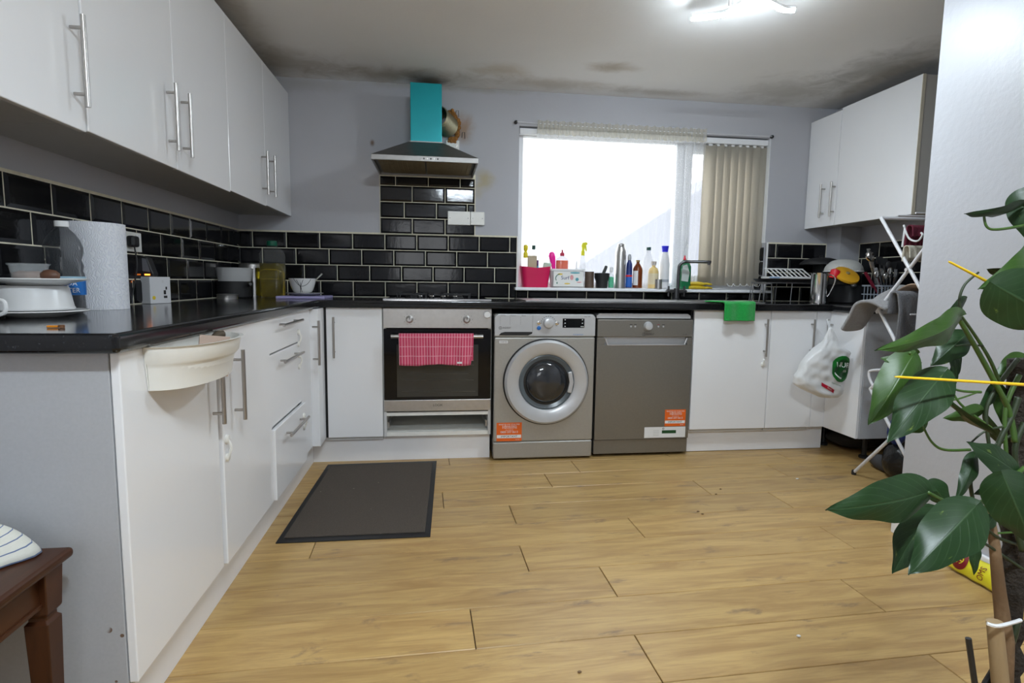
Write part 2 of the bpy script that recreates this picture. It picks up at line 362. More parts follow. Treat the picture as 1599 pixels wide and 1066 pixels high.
def smooth_path(P, k=6):
    P = [Vector(q) for q in P]; out = []
    for i in range(len(P)-1):
        a = P[max(i-1, 0)]; b = P[i]; c = P[i+1]; d = P[min(i+2, len(P)-1)]
        for j in range(k):
            t = j/k; out.append(.5*((2*b)+(c-a)*t+(2*a-5*b+4*c-d)*t*t+(3*b-a-3*c+d)*t**3))
    return out+[P[-1]]
def rnd(a, b): return random.uniform(a, b)
def wob(u, v, s=1.0): return math.sin(u*9.1*s+1.3)*math.cos(v*7.3*s+.4)+.5*math.sin(u*21.7*s+v*13.1*s)

# ------------------------------------------------------------------ room
XL, XR, YB, YF, ZC = -.915, 3.18, .575, -4.9, 2.235
WX0, WX1, WZ0, WZ1 = .822, 2.565, .985, 2.02          # window opening
T = .14
wl = MB(); wl.box(XL-T, XL, YF, YB+T, 0, ZC+.1); wall_left = struct(wl.build('wall_left', wall_m))
wr = MB(); wr.box(XR, XR+T, YF, YB+T, 0, ZC+.1); wall_right = struct(wr.build('wall_right', wall_m))
wb = MB()
wb.box(XL, WX0, YB, YB+.16, 0, ZC+.1); wb.box(WX1, XR, YB, YB+.16, 0, ZC+.1); wb.box(WX0, WX1, YB, YB+.16, 0, WZ0-.02); wb.box(WX0, WX1, YB, YB+.16, WZ1, ZC+.1)
wall_back = struct(wb.build('wall_back', wall_m))
wf = MB(); gx0, gx1, gz0, gz1 = -.40, .60, .95, 2.0
wf.box(XL, gx0, YF-T, YF, 0, ZC+.1); wf.box(gx1, XR, YF-T, YF, 0, ZC+.1); wf.box(gx0, gx1, YF-T, YF, 0, gz0); wf.box(gx0, gx1, YF-T, YF, gz1, ZC+.1); struct(wf.build('wall_front', wall_m))
w2 = struct(thing('fill_window', None, None, (.4, YF-.07, gz0)))  # unseen window, added to light the low fronts from behind the camera
f2 = MB(); f2.box(gx0, gx0+.05, YF-.1, YF-.04, gz0, gz1); f2.box(gx1-.05, gx1, YF-.1, YF-.04, gz0, gz1); f2.box(gx0+.05, gx1-.05, YF-.1, YF-.04, gz0, gz0+.05); f2.box(gx0+.05, gx1-.05, YF-.1, YF-.04, gz1-.05, gz1); f2.box(.075, .125, YF-.1, YF-.04, gz0+.05, gz1-.05); f2.build('window_frame', upvc, w2, bev=.005)
for xa, xb in ((gx0+.05, .075), (.125, gx1-.05)):
    f2 = MB(); f2.box(xa, xb, YF-.073, YF-.067, gz0+.05, gz1-.05); f2.build('pane', glass_m, w2)
pt = MB(); pt.box(2.195, 2.32, YF, -1.122, 0, ZC); partition = struct(pt.build('wall_partition', part_m))
ce = MB(); ce.box(XL, XR, YF, YB, ZC, ZC+.12); struct(ce.build('ceiling', ceil_m))
bs = MB(); bs.box(2.178, 2.195, YF+.1, -1.105, 0, .095); struct(bs.build('baseboard_right', plinth_m, bev=.005))
tr = MB(); tr.box(3.03, XR, .43, YB, .911, ZC-.01); struct(tr.build('trim_1', wall_m))          # boxed pipe in the corner
# floor: subfloor with single planks
fl = MB(); fl.box(XL, XR, YF, YB, -.06, -.008); floor = struct(fl.build('floor', M('floor_gap', (.05, .03, .02), .9)))
PITCHY, PL, ROT = .199, 1.30, .028
_pm = {}
def plank_mesh(L_):
    k = round(L_, 3)
    if k not in _pm:
        g = .0012; mb = MB(); w = PITCHY
        mb.box(g, L_-g, -w+g, -g, -.008, -.0009)
        o = mb.v; mb2 = MB(); b = .0016
        top = [(g+b, -w+g+b, 0), (L_-g-b, -w+g+b, 0), (L_-g-b, -g-b, 0), (g+b, -g-b, 0)]
        low = [(g, -w+g, -.0014), (L_-g, -w+g, -.0014), (L_-g, -g, -.0014), (g, -g, -.0014)]
        bot = [(x, y, -.008) for x, y, z in low]
        mb2.add(top+low+bot, [(0,1,2,3)]+[(i, 4+i, 4+(i+1) % 4, (i+1) % 4) for i in range(4)]+[(4+i, 8+i, 8+(i+1) % 4, 4+(i+1) % 4) for i in range(4)])
        me = bpy.data.meshes.new('plank'); me.from_pydata(mb2.v, [], mb2.f)
        me.materials.append(plank_m); _pm[k] = me
    return _pm[k]
ROWJ = {-1: 1.06, 0: .864, 1: 1.62, 2: .623, 3: 1.123, 4: .613, 5: .876, 6: .397, 7: .866, 8: 1.66}
cR, sR = math.cos(ROT), math.sin(ROT)
for r in range(-5, 24):
    s0 = -.26-PITCHY*r                                   # row's far edge at x = .9
    j = ROWJ.get(r, (r*.47) % PL)
    x = j
    while x > -1.0: x -= PL
    while x < XR+.05:
        a, b = max(x, -.99), min(x+PL, 3.25)
        if b-a > .02:
            o = bpy.data.objects.new('plank', plank_mesh(b-a)); COL.objects.link(o); o.parent = floor
            o.location = (a, s0+ROT*(a-.9), 0); o.rotation_euler = (0, 0, ROT)
            if o.location.y > YB+.22 or o.location.y < YF-.1: bpy.data.objects.remove(o)
        x += PL
# ------------------------------------------------------------------ tiles
_tm = {}
def tile_mesh(w, h):
    k = (round(w, 3), round(h, 3))
    if k not in _tm:
        g = .0024; b = min(.011, w*.2, h*.2); t0, t1 = .0035, .0085
        def ring(i, y): return [(g+i, y, g+i), (w-g-i, y, g+i), (w-g-i, y, h-g-i), (g+i, y, h-g-i)]
        vs = ring(0, 0)+ring(0, -t0)+ring(b, -t1)
        fs = [(8,9,10,11)]+[(i, (i+1) % 4, 4+(i+1) % 4, 4+i) for i in range(4)]+[(4+i, 4+(i+1) % 4, 8+(i+1) % 4, 8+i) for i in range(4)]
        me = bpy.data.meshes.new('tile'); me.from_pydata(vs, [], fs); me.materials.append(tile_m); _tm[k] = me
    return _tm[k]
def tile(wall, side, a, b, z0, z1):
    """a..b along the wall"""
    if b-a < .012 or z1-z0 < .012: return
    o = bpy.data.objects.new('tile', tile_mesh(b-a, z1-z0)); COL.objects.link(o); o.parent = wall
    if side == 'b': o.location = (a, YB-.003, z0)
    elif side == 'l': o.location = (XL+.003, a, z0); o.rotation_euler = (0, 0, PI/2)
    elif side == 'r': o.location = (XR-.003, b, z0); o.rotation_euler = (0, 0, -PI/2)
    elif side == 'v': o.location = (WX1-.002, b, z0); o.rotation_euler = (0, 0, -PI/2)
def row(wall, side, a, b, z0, z1, off, w=.2003):
    x = off
    while x > a: x -= w
    while x < b:
        tile(wall, side, max(a, x), min(b, x+w), z0, z1); x += w
def grout(parent, *bx):
    mb = MB()
    for q in bx: mb.box(*q)
    return mb.build('grout', grout_m, parent)
RZ = [.911, 1.010, 1.110, 1.210, 1.310]
e = .0058
grout(wall_back, (XL, WX0-.004, YB-e, YB+.001, .9105, 1.314), (-.063, .541, YB-e, YB+.001, 1.31, 1.70), (2.572, 3.03, YB-e, YB+.001, .9105, 1.314), (WX0-.02, 2.59, YB-e, YB+.001, .9105, .966))
grout(wall_left, (XL-.001, XL+e, -2.0, YB, .9105, 1.314)); grout(wall_right, (XR-e, XR+.001, -.3, .43, .9105, 1.314))
OFF = {0: -.033, 1: .105-.033, 2: .056-.033, 3: -.033}                # row 0 is the lowest
OFF = {3: -.033, 2: .022, 1: .070, 0: -.033}
for i in range(4):
    row(wall_back, 'b', XL, WX0-.006, RZ[i], RZ[i+1], OFF[i])
    row(wall_back, 'b', 2.585, 3.028, RZ[i], RZ[i+1], 2.585-.14+(0, .1, .1, 0)[i])
    row(wall_left, 'l', -2.0, YB-.01, RZ[i], RZ[i+1], -.95+(.05, .15, .1, 0)[i])
    row(wall_right, 'r', -.3, .428, RZ[i], RZ[i+1], .2+(0, .1, 0, .05)[i])
row(wall_back, 'b', WX0-.006, 2.585, .911, .964, .022+.07)
for z, js in ((1.31, (.139, .347)), (1.41, (.089, .292, .489)), (1.51, (.139, .347)), (1.61, (.036, .241, .443))):
    xs = [-.061, *js, .538]
    for a, b in zip(xs, xs[1:]): tile(wall_back, 'b', a, b, z+.003, min(z+.103, 1.672))
for z in (.985, 1.085, 1.185): tile(wall_back, 'v', YB+.005, YB+.115, z+.003, min(z+.1, 1.31))
tt = MB(); tt.box(2.572, 2.585, YB-.011, YB, .985, 1.316); tt.build('tile_trim', whitep, wall_back)
tt = MB(); tt.box(WX0-.006, WX0+.004, YB-.011, YB, .985, 1.316); tt.build('tile_trim', whitep, wall_back)
tt = MB(); tt.box(XL, WX0-.004, YB-.007, YB, 1.313, 1.318); tt.box(2.585, 3.03, YB-.007, YB, 1.313, 1.318); tt.build('tile_trim', grout_m, wall_back)
tt = MB(); tt.box(XL, XL+.007, -2.0, YB-.01, 1.313, 1.318); tt.build('tile_trim', grout_m, wall_left)
# ------------------------------------------------------------------ window
win = struct(thing('window_1', None, None, (1.69, .69, .985)))
fy0, fy1 = .665, .725
def frame(x0, x1, z0, z1, w, name, y0=fy0, y1=fy1):
    mb = MB(); mb.box(x0, x0+w, y0, y1, z0, z1); mb.box(x1-w, x1, y0, y1, z0, z1); mb.box(x0+w, x1-w, y0, y1, z0, z0+w); mb.box(x0+w, x1-w, y0, y1, z1-w, z1)
    return mb.build(name, upvc, win, bev=.006)
frame(WX0, WX1, WZ0, WZ1, .042, 'window_frame')
mb = MB(); mb.box(1.932, 1.985, fy0, fy1, WZ0+.042, WZ1-.042); mb.build('mullion', upvc, win, bev=.006)
frame(1.985, WX1-.042, WZ0+.042, WZ1-.042, .055, 'opening_sash', fy0-.02, fy1)
for x0, x1, z0, z1 in ((WX0+.042, 1.932, WZ0+.042, WZ1-.042), (2.04, WX1-.097, WZ0+.097, WZ1-.097)):
    mb = MB(); mb.box(x0, x1, .695, .701, z0, z1); mb.build('pane', glass_m, win)
sl = MB(); sl.box(.80, 2.60, .512, YB, .966, .985); sl.box(WX0+.001, WX1-.001, YB, .70, .966, .985); sl.build('window_sill', upvc, win, bev=.004)
rv = MB(); rv.box(WX1-.003, WX1, YB+.001, fy0, 1.315, WZ1); rv.build('reveal', upvc, win)
# ------------------------------------------------------------------ outdoors
og = MB(); og.box(-25, 40, 1.2, 60, -3.2, -3.0); struct(og.build('ground_outside', M('grey_ground', (.3, .31, .28), .9)))
hs = thing('neighbour_house', 'pale washed-out house roof seen faintly through the window', 'house', (9.3, 17, -3))
rc = M('pale_roof', (.24, .25, .28), .9); wc = M('pale_render', (.26, .26, .26), .9)
mb = MB(); mb.box(4.2, 15, 14, 22, -3, 1.0); mb.build('wall', wc, hs)
mb = MB(); mb.prism([(3.6, .9), (15.6, .9), (9.4, 4.6)], lambda u, v, w: (u, 13.6+w, v), 8.8); mb.build('roof', rc, hs)
# ------------------------------------------------------------------ ceiling lamps
lampglow = M('lamp_diffuser', (.80, .915, 1), .4, emit=LAMP); lampglow2 = M('lamp_diffuser_room', (.80, .915, 1), .4, emit=LAMP2)
def ceiling_lamp(pts, label, glow):
    """pts: the wavy tube's course below the ceiling"""
    c = sum((Vector(q) for q in pts), Vector())/len(pts); zt_ = c.z
    t = thing('ceiling_light', label, 'ceiling light', (c.x, c.y, ZC), 'wavy ceiling lights')
    mb = MB(); mb.box(c.x-.09, c.x+.09, c.y-.035, c.y+.035, ZC-.022, ZC-.001); mb.build('base_plate', whitep, t, bev=.006)
    pth = smooth_path(pts, 8)
    def arc(a0, a1, r_, k=8):
        R = []
        for i, q in enumerate(pth):
            d = (pth[min(i+1, len(pth)-1)]-pth[max(i-1, 0)]).normalized(); n = Vector((-d.y, d.x, 0)).normalized()
            R.append([q+(n*math.sin(a_)-Vector((0, 0, 1))*math.cos(a_))*r_ for a_ in [a0+(a1-a0)*j/k for j in range(k+1)]])
        return R
    mb = MB(); mb.loft(arc(-1.25, 1.25, .0135)); mb.build('light_tube', glow, t, smooth=True)
    mb = MB(); mb.loft(arc(1.25, 2*PI-1.25, .0142, 10)); mb.build('light_shield', whitep, t, smooth=True)  # opaque upper half, added to keep the tube's light off the ceiling
    for k in (.3, .62):
        q = pth[int(k*len(pth))]; mb = MB(); mb.cyl((q.x, q.y, q.z+.02), (q.x, q.y, ZC-.001), .006, 8); mb.build('bracket', whitep, t)
LZ = 2.165
ceiling_lamp([atz(px, py, LZ) for px, py in ((1080, 27), (1108, 25), (1136, 19), (1158, 5), (1180, -6), (1204, 4), (1222, 13), (1240, 14))], 'lit wavy white ceiling light near the window end', lampglow)
ceiling_lamp([Vector((.60+x, -3.12+y, LZ)) for x, y in ((-.24, .06), (-.15, .05), (-.06, -.02), (.02, -.06), (.10, -.03), (.17, -.015), (.24, .02))], 'lit wavy white ceiling light over the dining end', lampglow2)
# ------------------------------------------------------------------ kitchen units
def bar_handle(a, b, out, parent, post=.03):
    """bar from a to b (centre line), posts run back along -out"""
    a, b, out = Vector(a), Vector(b), Vector(out); mb = MB(); mb.cyl(a, b, .006, 12); d = (b-a)
    for t in (.14, .86): mb.cyl(a+d*t, a+d*t-out*post, .0045, 10)
    return mb.build('handle', handle_m, parent, smooth=True)
def child_lock(p, out, parent, vert=True):
    p, out = Vector(p), Vector(out); mb = MB(); mb.lathe([(.014, 0), (.014, .006), (.010, .009)], p, 16, out)
    up = Vector((0, 0, 1)); q = p-up*.055 if vert else p+up*.03
    mb.tube(smooth_path([p+out*.005, p+out*.014-up*.025*(1 if vert else -1), q+out*.005], 5), .004, 8)
    if vert: mb.lathe([(.012, 0), (.012, .006), (.009, .008)], q, 16, out)
    return mb.build('child_lock', cream_pl, parent, smooth=True)
DX = -.345; ZT, ZB = .868, .150
def left_door(parent, y0, y1, z0=ZB, z1=ZT, x=DX, name='door', th=.018):
    mb = MB(); mb.box(x-th, x, y0+.0015, y1-.0015, z0, z1); return mb.build(name, white_gloss, parent, bev=.0025)
def carcass(parent, x0, x1, y0, y1, z0, z1, mat=white_side, name='carcass'):
    mb = MB(); mb.box(x0, x1, y0, y1, z0, z1); return mb.build(name, mat, parent, bev=.001)
# base, left run
u = thing('base_cabinet', 'white base cabinet with scuffed end panel and hanging bin on its door', 'cabinet', (-.63, -1.66, 0), 'base cabinets')
carcass(u, XL+.01, DX-.022, -1.892, -1.410, .13, .869)
mb = MB(); mb.box(XL+.003, DX-.0195, -1.914, -1.895, 0, .869); mb.build('end_panel', end_m, u, bev=.001)
d = left_door(u, -1.913, -1.412); bar_handle((-.31, -1.462, .604), (-.31, -1.462, .824), (1, 0, 0), d)
u = thing('base_cabinet', 'white base cabinet with child lock between bin cabinet and drawers', 'cabinet', (-.63, -1.15, 0), 'base cabinets')
carcass(u, XL+.01, DX-.022, -1.400, -.902, .13, .869)
d = left_door(u, -1.398, -.900, x=DX+.006); bar_handle((-.302, -1.312, .58), (-.302, -1.312, .80), (1, 0, 0), d); child_lock((DX+.006, -1.375, .535), (1, 0, 0), d)
u = thing('drawer_cabinet', 'white base cabinet with three drawers and bar handles', 'cabinet', (-.63, -.63, 0), 'base cabinets')
carcass(u, XL+.01, DX-.022, -.897, -.375, .13, .869)
for z0, z1, xo, ya, yb, hz, tilt in ((.730, ZT, 0, -.85, -.53, .835, 0), (.440, .724, 0, -.847, -.53, .687, 0), (ZB, .434, .016, -.82, -.50, .385, 0)):
    d = left_door(u, -.898, -.376, z0, z1, DX+xo, 'drawer'); ym = (-.898-.376)/2
    bar_handle((DX+xo+.035, ym-.16, hz), (DX+xo+.035, ym+.16, hz), (1, 0, 0), d); child_lock((DX+xo, -.43, z1-.055 if z0 < .7 else .775), (1, 0, 0), d)
u = thing('corner_cabinet', 'white corner cabinet with folding narrow door beside the oven', 'cabinet', (-.5, .1, 0), 'base cabinets')
carcass(u, XL+.01, DX-.022, -.37, .56, .13, .869); carcass(u, DX-.02, -.004, .022, .56, .13, .869)
mb = MB(); mb.box(DX-.018, DX-.004, -.374, -.1645, ZB, ZT); mb.build('filler', white_gloss, u, bev=.002)
d = left_door(u, -.165, -.004, x=DX+.036, th=.052); hy_ = atx(498, 530, DX+.071).y; bar_handle((DX+.071, hy_, .602), (DX+.071, hy_, .82), (1, 0, 0), d)
mb = MB(); mb.box(DX+.0, DX+.047, .006, .020, ZB, ZT); mb.build('gap_shade_strip', black_mt, u)  # black strip that paints the shade inside the door gap
def back_door(parent, x0, x1, z0=ZB, z1=ZT, y=0.0, name='door', mat=white_gloss):
    mb = MB(); mb.box(x0+.0015, x1-.0015, y, y+.018, z0, z1); return mb.build(name, mat, parent, bev=.0025)
d = back_door(u, -.300, -.001); bar_handle((-.255, -.035, .598), (-.255, -.035, .82), (0, -1, 0), d)
# plinths
pl = MB(); pl.box(DX-.061, DX-.045, -1.90, .045, 0, .149); struct(pl.build('baseboard_left', plinth_m, bev=.001))
pl = MB(); pl.box(DX-.045, .598, .045, .061, 0, .147); struct(pl.build('baseboard_back', plinth_m, bev=.001))
pl = MB(); pl.box(1.803, 2.70, .045, .061, .003, .148); struct(pl.build('baseboard_sink', plinth_m, bev=.001))
# oven housing with the empty slot under the oven
u = thing('oven_housing', 'white oven housing with an empty drawer slot at the bottom', 'cabinet', (.3, .3, 0), 'base cabinets')
for x0, x1, nm in ((.001, .017, 'side_panel'), (.583, .599, 'side_panel')):
    mb = MB(); mb.box(x0, x1, .002, .56, ZB, .868); mb.build(nm, edge_m if 0 else white_side, u, bev=.001)
mb = MB(); mb.box(.017, .583, .004, .56, ZB, .172); mb.build('bottom_shelf', cream_pl, u); mb = MB(); mb.box(.017, .583, .004, .56, .266, .284); mb.build('shelf', cream_pl, u)
mb = MB(); mb.box(.017, .583, .50, .512, .172, .266); mb.build('back_panel', white_side, u)
for x in (.019, .571): mb = MB(); mb.box(x, x+.010, .03, .45, .19, .225); mb.build('drawer_runner', inox, u)
# sink units and right run
u = thing('base_cabinet', 'white sink base cabinet with child lock, next to the dishwasher', 'cabinet', (2.04, .3, 0), 'base cabinets')
carcass(u, 1.800, 2.281, .022, .56, .13, .72); d = back_door(u, 1.797, 2.283); bar_handle((2.243, -.035, .596), (2.243, -.035, .82), (0, -1, 0), d); child_lock((2.246, 0, .545), (0, -1, 0), d, False)
u = thing('base_cabinet', 'narrow white base cabinet behind the hanging carrier bag', 'cabinet', (2.43, .3, 0), 'base cabinets')
carcass(u, 2.286, 2.58, .022, .56, .13, .869); d = back_door(u, 2.284, 2.582); bar_handle((2.545, -.035, .60), (2.545, -.035, .82), (0, -1, 0), d)
RX = 2.673
u = thing('base_cabinet', 'white base cabinet on legs with grey end panel by the airer', 'cabinet', (2.92, .05, 0), 'base cabinets')
carcass(u, RX+.022, XR-.006, -.255, .56, .15, .869)
mb = MB(); mb.box(2.584, RX+.019, .002, .016, ZB, ZT); mb.build('filler', white_gloss, u, bev=.002)
mb = MB(); mb.box(RX, RX+.018, -.273, .0005, ZB, ZT); d = mb.build('door', white_gloss, u, bev=.0025)
bar_handle((RX-.035, -.03, .60), (RX-.035, -.03, .82), (-1, 0, 0), d)
mb = MB(); mb.box(RX+.020, XR-.005, -.276, -.257, ZB, .869); mb.build('end_panel', grey_panel, u, bev=.001)
for x, y in ((RX+.16, -.16), (3.1, -.16), (RX+.10, .12), (3.1, .2)):
    mb = MB(); mb.lathe([(.028, 0), (.028, .012), (.014, .02), (.014, .12), (.03, .128), (.03, .149)], (x, y, 0), 16); mb.build('leg', black_pl, u, smooth=True)
# worktops
def wtop(name, label, boxes, bev=.011):
    mb = MB()
    for q in boxes: mb.box(*q)
    return solo(mb.build(name, worktop_m, None, bev=bev, seg=4), label, 'worktop', 'worktops')
wtop('worktop', 'black speckled worktop along the left wall carrying the kitchen roll', [(XL+.001, -.322, -1.957, -.0305, .870, .910)])
wtop('worktop', 'black speckled worktop under the window, holding hob and sink',
     [(XL+.001, 1.81, -.030, YB-.002, .870, .910), (1.81, 2.17, -.030, .08, .870, .910), (1.81, 2.17, .46, YB-.002, .870, .910), (2.17, XR-.001, -.030, YB-.002, .870, .910)], bev=.006)
wtop('worktop', 'short black worktop on the right beside the clothes airer', [(2.648, XR-.001, -.30, -.0305, .870, .910)])
# wall cabinets
UX = -.6
def upper_left(label, doors, y0, y1):
    u = thing('wall_cabinet', label, 'cabinet', (-.76, (y0+y1)/2, 1.39), 'wall cabinets')
    carcass(u, XL+.002, UX-.020, y0+.001, y1-.001, 1.408, 2.135, M('wall_cabinet_carcass', (.40, .40, .40), .5) if 'wall_cabinet_carcass' not in MATS else MATS['wall_cabinet_carcass'])
    for ya, yb, hy, z0, z1 in doors:
        mb = MB(); mb.box(UX-.018, UX, ya+.0015, yb-.0015, z0, z1); d = mb.build('door', white_gloss, u, bev=.0025)
        if hy: bar_handle((UX+.035, hy, z0+.05), (UX+.035, hy, z0+.268), (1, 0, 0), d)
upper_left('first white wall cabinet above the kitchen roll, cut by the photo edge', [(-2.01, -1.505, -1.557, 1.388, 2.14)], -2.01, -1.5)
upper_left('middle white two-door wall cabinet on the left wall', [(-1.50, -.99, -1.057, 1.393, 2.14), (-.99, -.478, -.95, 1.393, 2.14)], -1.5, -.478)
upper_left('far white two-door wall cabinet in the left back corner', [(-.478, .05, -.03, 1.40, 2.14), (.05, .572, .103, 1.405, 2.14)], -.478, .572)
u = thing('wall_cabinet', 'white two-door wall cabinet above the airer on the right wall', 'cabinet', (3.0, .12, 1.41), 'wall cabinets')
VX = 2.85
carcass(u, VX+.020, XR-.002, -.333, .428, 1.425, 2.145, M('beige_carcass', (.47, .45, .41), .5)); carcass(u, VX+.020, 3.028, .4285, .572, 1.425, 2.145, MATS['beige_carcass'])
for ya, yb, hy, z1 in ((.272, .572, .375, 2.135), (-.335, .270, .275, 2.147)):
    mb = MB(); mb.box(VX, VX+.018, ya+.0015, yb-.0015, 1.414, z1); d = mb.build('door', white_gloss, u, bev=.0025)
    bar_handle((VX-.035, hy, 1.47), (VX-.035, hy, 1.69), (-1, 0, 0), d)
mb = MB(); mb.box(VX, VX+.0185, -.3365, -.3335, 1.414, 2.147); mb.build('door_edging', edge_m, u)
# ------------------------------------------------------------------ oven
def F(x, z, y): return lambda a, b: (x+a, y, z+b)
ov = thing('oven', 'built-in steel oven with black glass door and pink towel', 'oven', (.3, .25, .29))
mb = MB(); mb.box(.019, .581, .03, .50, .296, .862); mb.build('body', black_mt, ov)
mb = MB(); mb.box(.003, .598, -.004, .03, .759, .868); cp = mb.build('control_panel', inox, ov, bev=.002)
for x in (.146, .459):
    k = MB(); k.lathe([(.021, 0), (.020, .006), (.016, .008), (.015, .026), (.012, .029)], (x, -.004, .808), 24, (0, -1, 0)); kn = k.build('knob', inox, cp, smooth=True)
    k = MB(); k.box(x-.002, x+.002, -.035, -.032, .808, .822); k.build('pointer', black_pl, kn)
    for i in range(9):
        a = PI*(.15+i*.2125)-PI*.5; dk = MB(); dk.cyl((x+.032*math.sin(a), -.0045, .808+.030*math.cos(a)), (x+.032*math.sin(a), -.0042, .808+.030*math.cos(a)), .0016, 8); dk.build('dial_mark', black_pl, cp)
k = MB(); k.lathe([(.021, 0), (.021, .004), (.017, .010), (.006, .011)], (.573, -.004, .836), 24, (0, -1, 0)); k.build('lock_disc', whitep, cp, smooth=True)
mb = MB(); mb.box(.004, .597, -.002, .028, .357, .755); dr = mb.build('door_glass', black_gl, ov, bev=.003)
wp = M('oven_window', (.035, .036, .034), .12, noise=(5, .4)); mb = MB(); mb.box(.075, .525, -.0032, -.0021, .375, .668); mb.build('door_window', wp, dr)
for z, x0, x1 in ((.555, .10, .50), (.505, .13, .47), (.470, .10, .50), (.405, .10, .51)):
    mb = MB(); mb.cyl((x0, -.0045, z), (x1, -.0045, z-.003), .0012, 6); mb.build('shelf_rail', M('rail_dim', (.16, .15, .13), .4, metal=.6) if 'rail_dim' not in MATS else MATS['rail_dim'], dr)
mb = MB(); mb.box(.004, .597, -.003, .028, .292, .356); st = mb.build('bottom_strip', inox, ov, bev=.002)
text('lettering', 'LOGIK', .019, black_pl, st, F(.30, .325, -.0038))
mb = MB(); mb.cyl((.048, -.047, .717), (.548, -.047, .717), .011, 16)
for x in (.085, .512): mb.cyl((x, -.047, .717), (x, -.001, .717), .008, 12)
mb.build('handle', inox, ov, smooth=True)
# towel over the oven handle
tw = MB()
def towel(u_, v_):
    s = v_*.34; hb = .15
    x = .090+u_*.405-.010*max(0, v_-.5)*(1 if u_ > .5 else -.5)
    fold = .004*math.sin(u_*31)+.003*math.sin(u_*13+v_*4)
    if s < .15: z = .730-(.15-s); y = -.030+fold*.3
    elif s < .19: a = (s-.15)/.04*PI; y = -.047-.0145*math.cos(a)*-1*-1; z = .7195+.0135*math.sin(a); y = -.047+.0165*math.cos(a)
    else: q = s-.19; z = .722-q*1.06; y = -.065-fold*min(1, q*12)-.010*q/.15
    if v_ > .98: z -= .004*math.sin(u_*9)
    if u_ > .96 and v_ > .8: x -= .012*(v_-.8)/.2
    return (x, y, z)
o = solo(tw.grid(towel, 60, 40).build('tea_towel', pink_cloth, None, smooth=2, thick=.003), 'pink and white checked tea towel over the oven handle', 'towel')
tg = MB(); tg.box(.404, .430, -.0865, -.0855, .572, .582); tg.build('care_tag', whitep, o)
# ------------------------------------------------------------------ hob
hb = thing('gas_hob', 'black gas hob with low burners set in the worktop', 'hob', (.3, .29, .91))
mb = MB(); mb.box(.003, .597, .045, .54, .9105, .917); mb.build('glass_plate', black_gl, hb, bev=.002)
mb = MB(); mb.box(0, .60, .040, .0445, .9105, .919); mb.build('front_trim', chrome, hb)
for x, y, r in ((.15, .17, .038), (.15, .41, .048), (.42, .41, .038), (.40, .18, .052)):
    k = MB(); k.lathe([(r, 0), (r, .006), (r*.8, .010), (r*.8, .015), (r*.55, .018)], (x, y, .917), 24); bn = k.build('burner', black_mt, hb, smooth=True)
    k = MB()
    for a in (0, PI/2): k.box(-.085, .085, -.004, .004, 0, .006)
    k = MB(); k.box(x-.085, x+.085, y-.004, y+.004, .937, .944); k.box(x-.004, x+.004, y-.085, y+.085, .937, .944)
    for sx, sy in ((-.08, 0), (.08, 0), (0, -.08), (0, .08)): k.box(x+sx-.004, x+sx+.004, y+sy-.004, y+sy+.004, .917, .938)
    k.build('pan_support', black_mt, hb)
for i in range(4):
    k = MB(); k.lathe([(.017, 0), (.016, .014), (.012, .016)], (.20+i*.065, .085, .917), 20); kn = k.build('knob', black_pl, hb, smooth=True)
    k = MB(); k.lathe([(.013, 0), (.012, .003)], (.20+i*.065, .085, .933), 16); k.build('knob_cap', chrome, kn)
# ------------------------------------------------------------------ washing machine
def sticker(parent, x0, x1, z0, z1, y):
    om = MATS.get('orange_sticker') or M('orange_sticker', (.78, .13, .008), .5)
    wm = MATS.get('sticker_white') or M('sticker_white', (.8, .8, .8), .5)
    w = x1-x0; h = z1-z0; xc = (x0+x1)/2
    mb = MB(); mb.box(x0, x1, y-.001, y, z0, z1); s_ = mb.build('sticker', om, parent)
    mb = MB(); mb.box(x0+.002, x1-.004, y-.0016, y-.0011, z0+h*.17, z0+h*.34); mb.build('sticker_band', wm, s_)
    f = lambda zz, xx=xc: F(xx, z0+h*zz, y-.0018)
    text('lettering', 'REGISTER FOR YOUR FREE', h*.094, wm, s_, f(.90)); text('lettering', '10', h*.24, wm, s_, f(.755, xc-w*.21))
    text('lettering', 'YEAR PARTS', h*.105, wm, s_, f(.80, xc+w*.08)); text('lettering', 'GUARANTEE', h*.105, wm, s_, f(.715, xc+w*.08))
    text('lettering', 'CALL NOW ON', h*.06, wm, s_, f(.60)); text('lettering', '0800 597 0613', h*.155, wm, s_, f(.49))
    text('lettering', 'IMPORTANT', h*.155, black_pl, s_, f(.25)); text('lettering', 'SERVICE', h*.06, wm, s_, f(.08, xc+w*.33))
def logo(parent, x, z, y, sz, mat):
    mb = MB(); r = sz*.62
    mb.tube([(x+r*math.cos(a*PI/10)*1.0, y-.0006, z+r*math.sin(a*PI/10)) for a in range(20)], sz*.07, 6, closed=True); mb.box(x-sz*.08, x+sz*.08, y-.001, y, z-sz*.35, z+sz*.35); mb.build('logo', mat, parent)
    text('lettering', 'INDESIT', sz, mat, parent, F(x+sz*1.0, z, y-.0008), 'LEFT')
wmx0, wmx1, wy = .612, 1.190, -.03
wm = thing('washing_machine', 'silver front-loading washing machine with round glass door', 'washing machine', (.9, .25, 0))
mb = MB(); mb.box(wmx0, wmx1, wy+.012, .52, .012, .842); mb.build('body', inox_warm, wm, bev=.012, seg=3)
mb = MB(); mb.box(wmx0, wmx1, wy, wy+.06, .112, .712); fr = mb.build('front_panel', inox_warm, wm, bev=.008, seg=3)
mb = MB(); mb.box(wmx0, wmx1, wy+.002, wy+.06, .012, .110); mb.build('kick_panel', inox_warm, wm, bev=.008, seg=3)
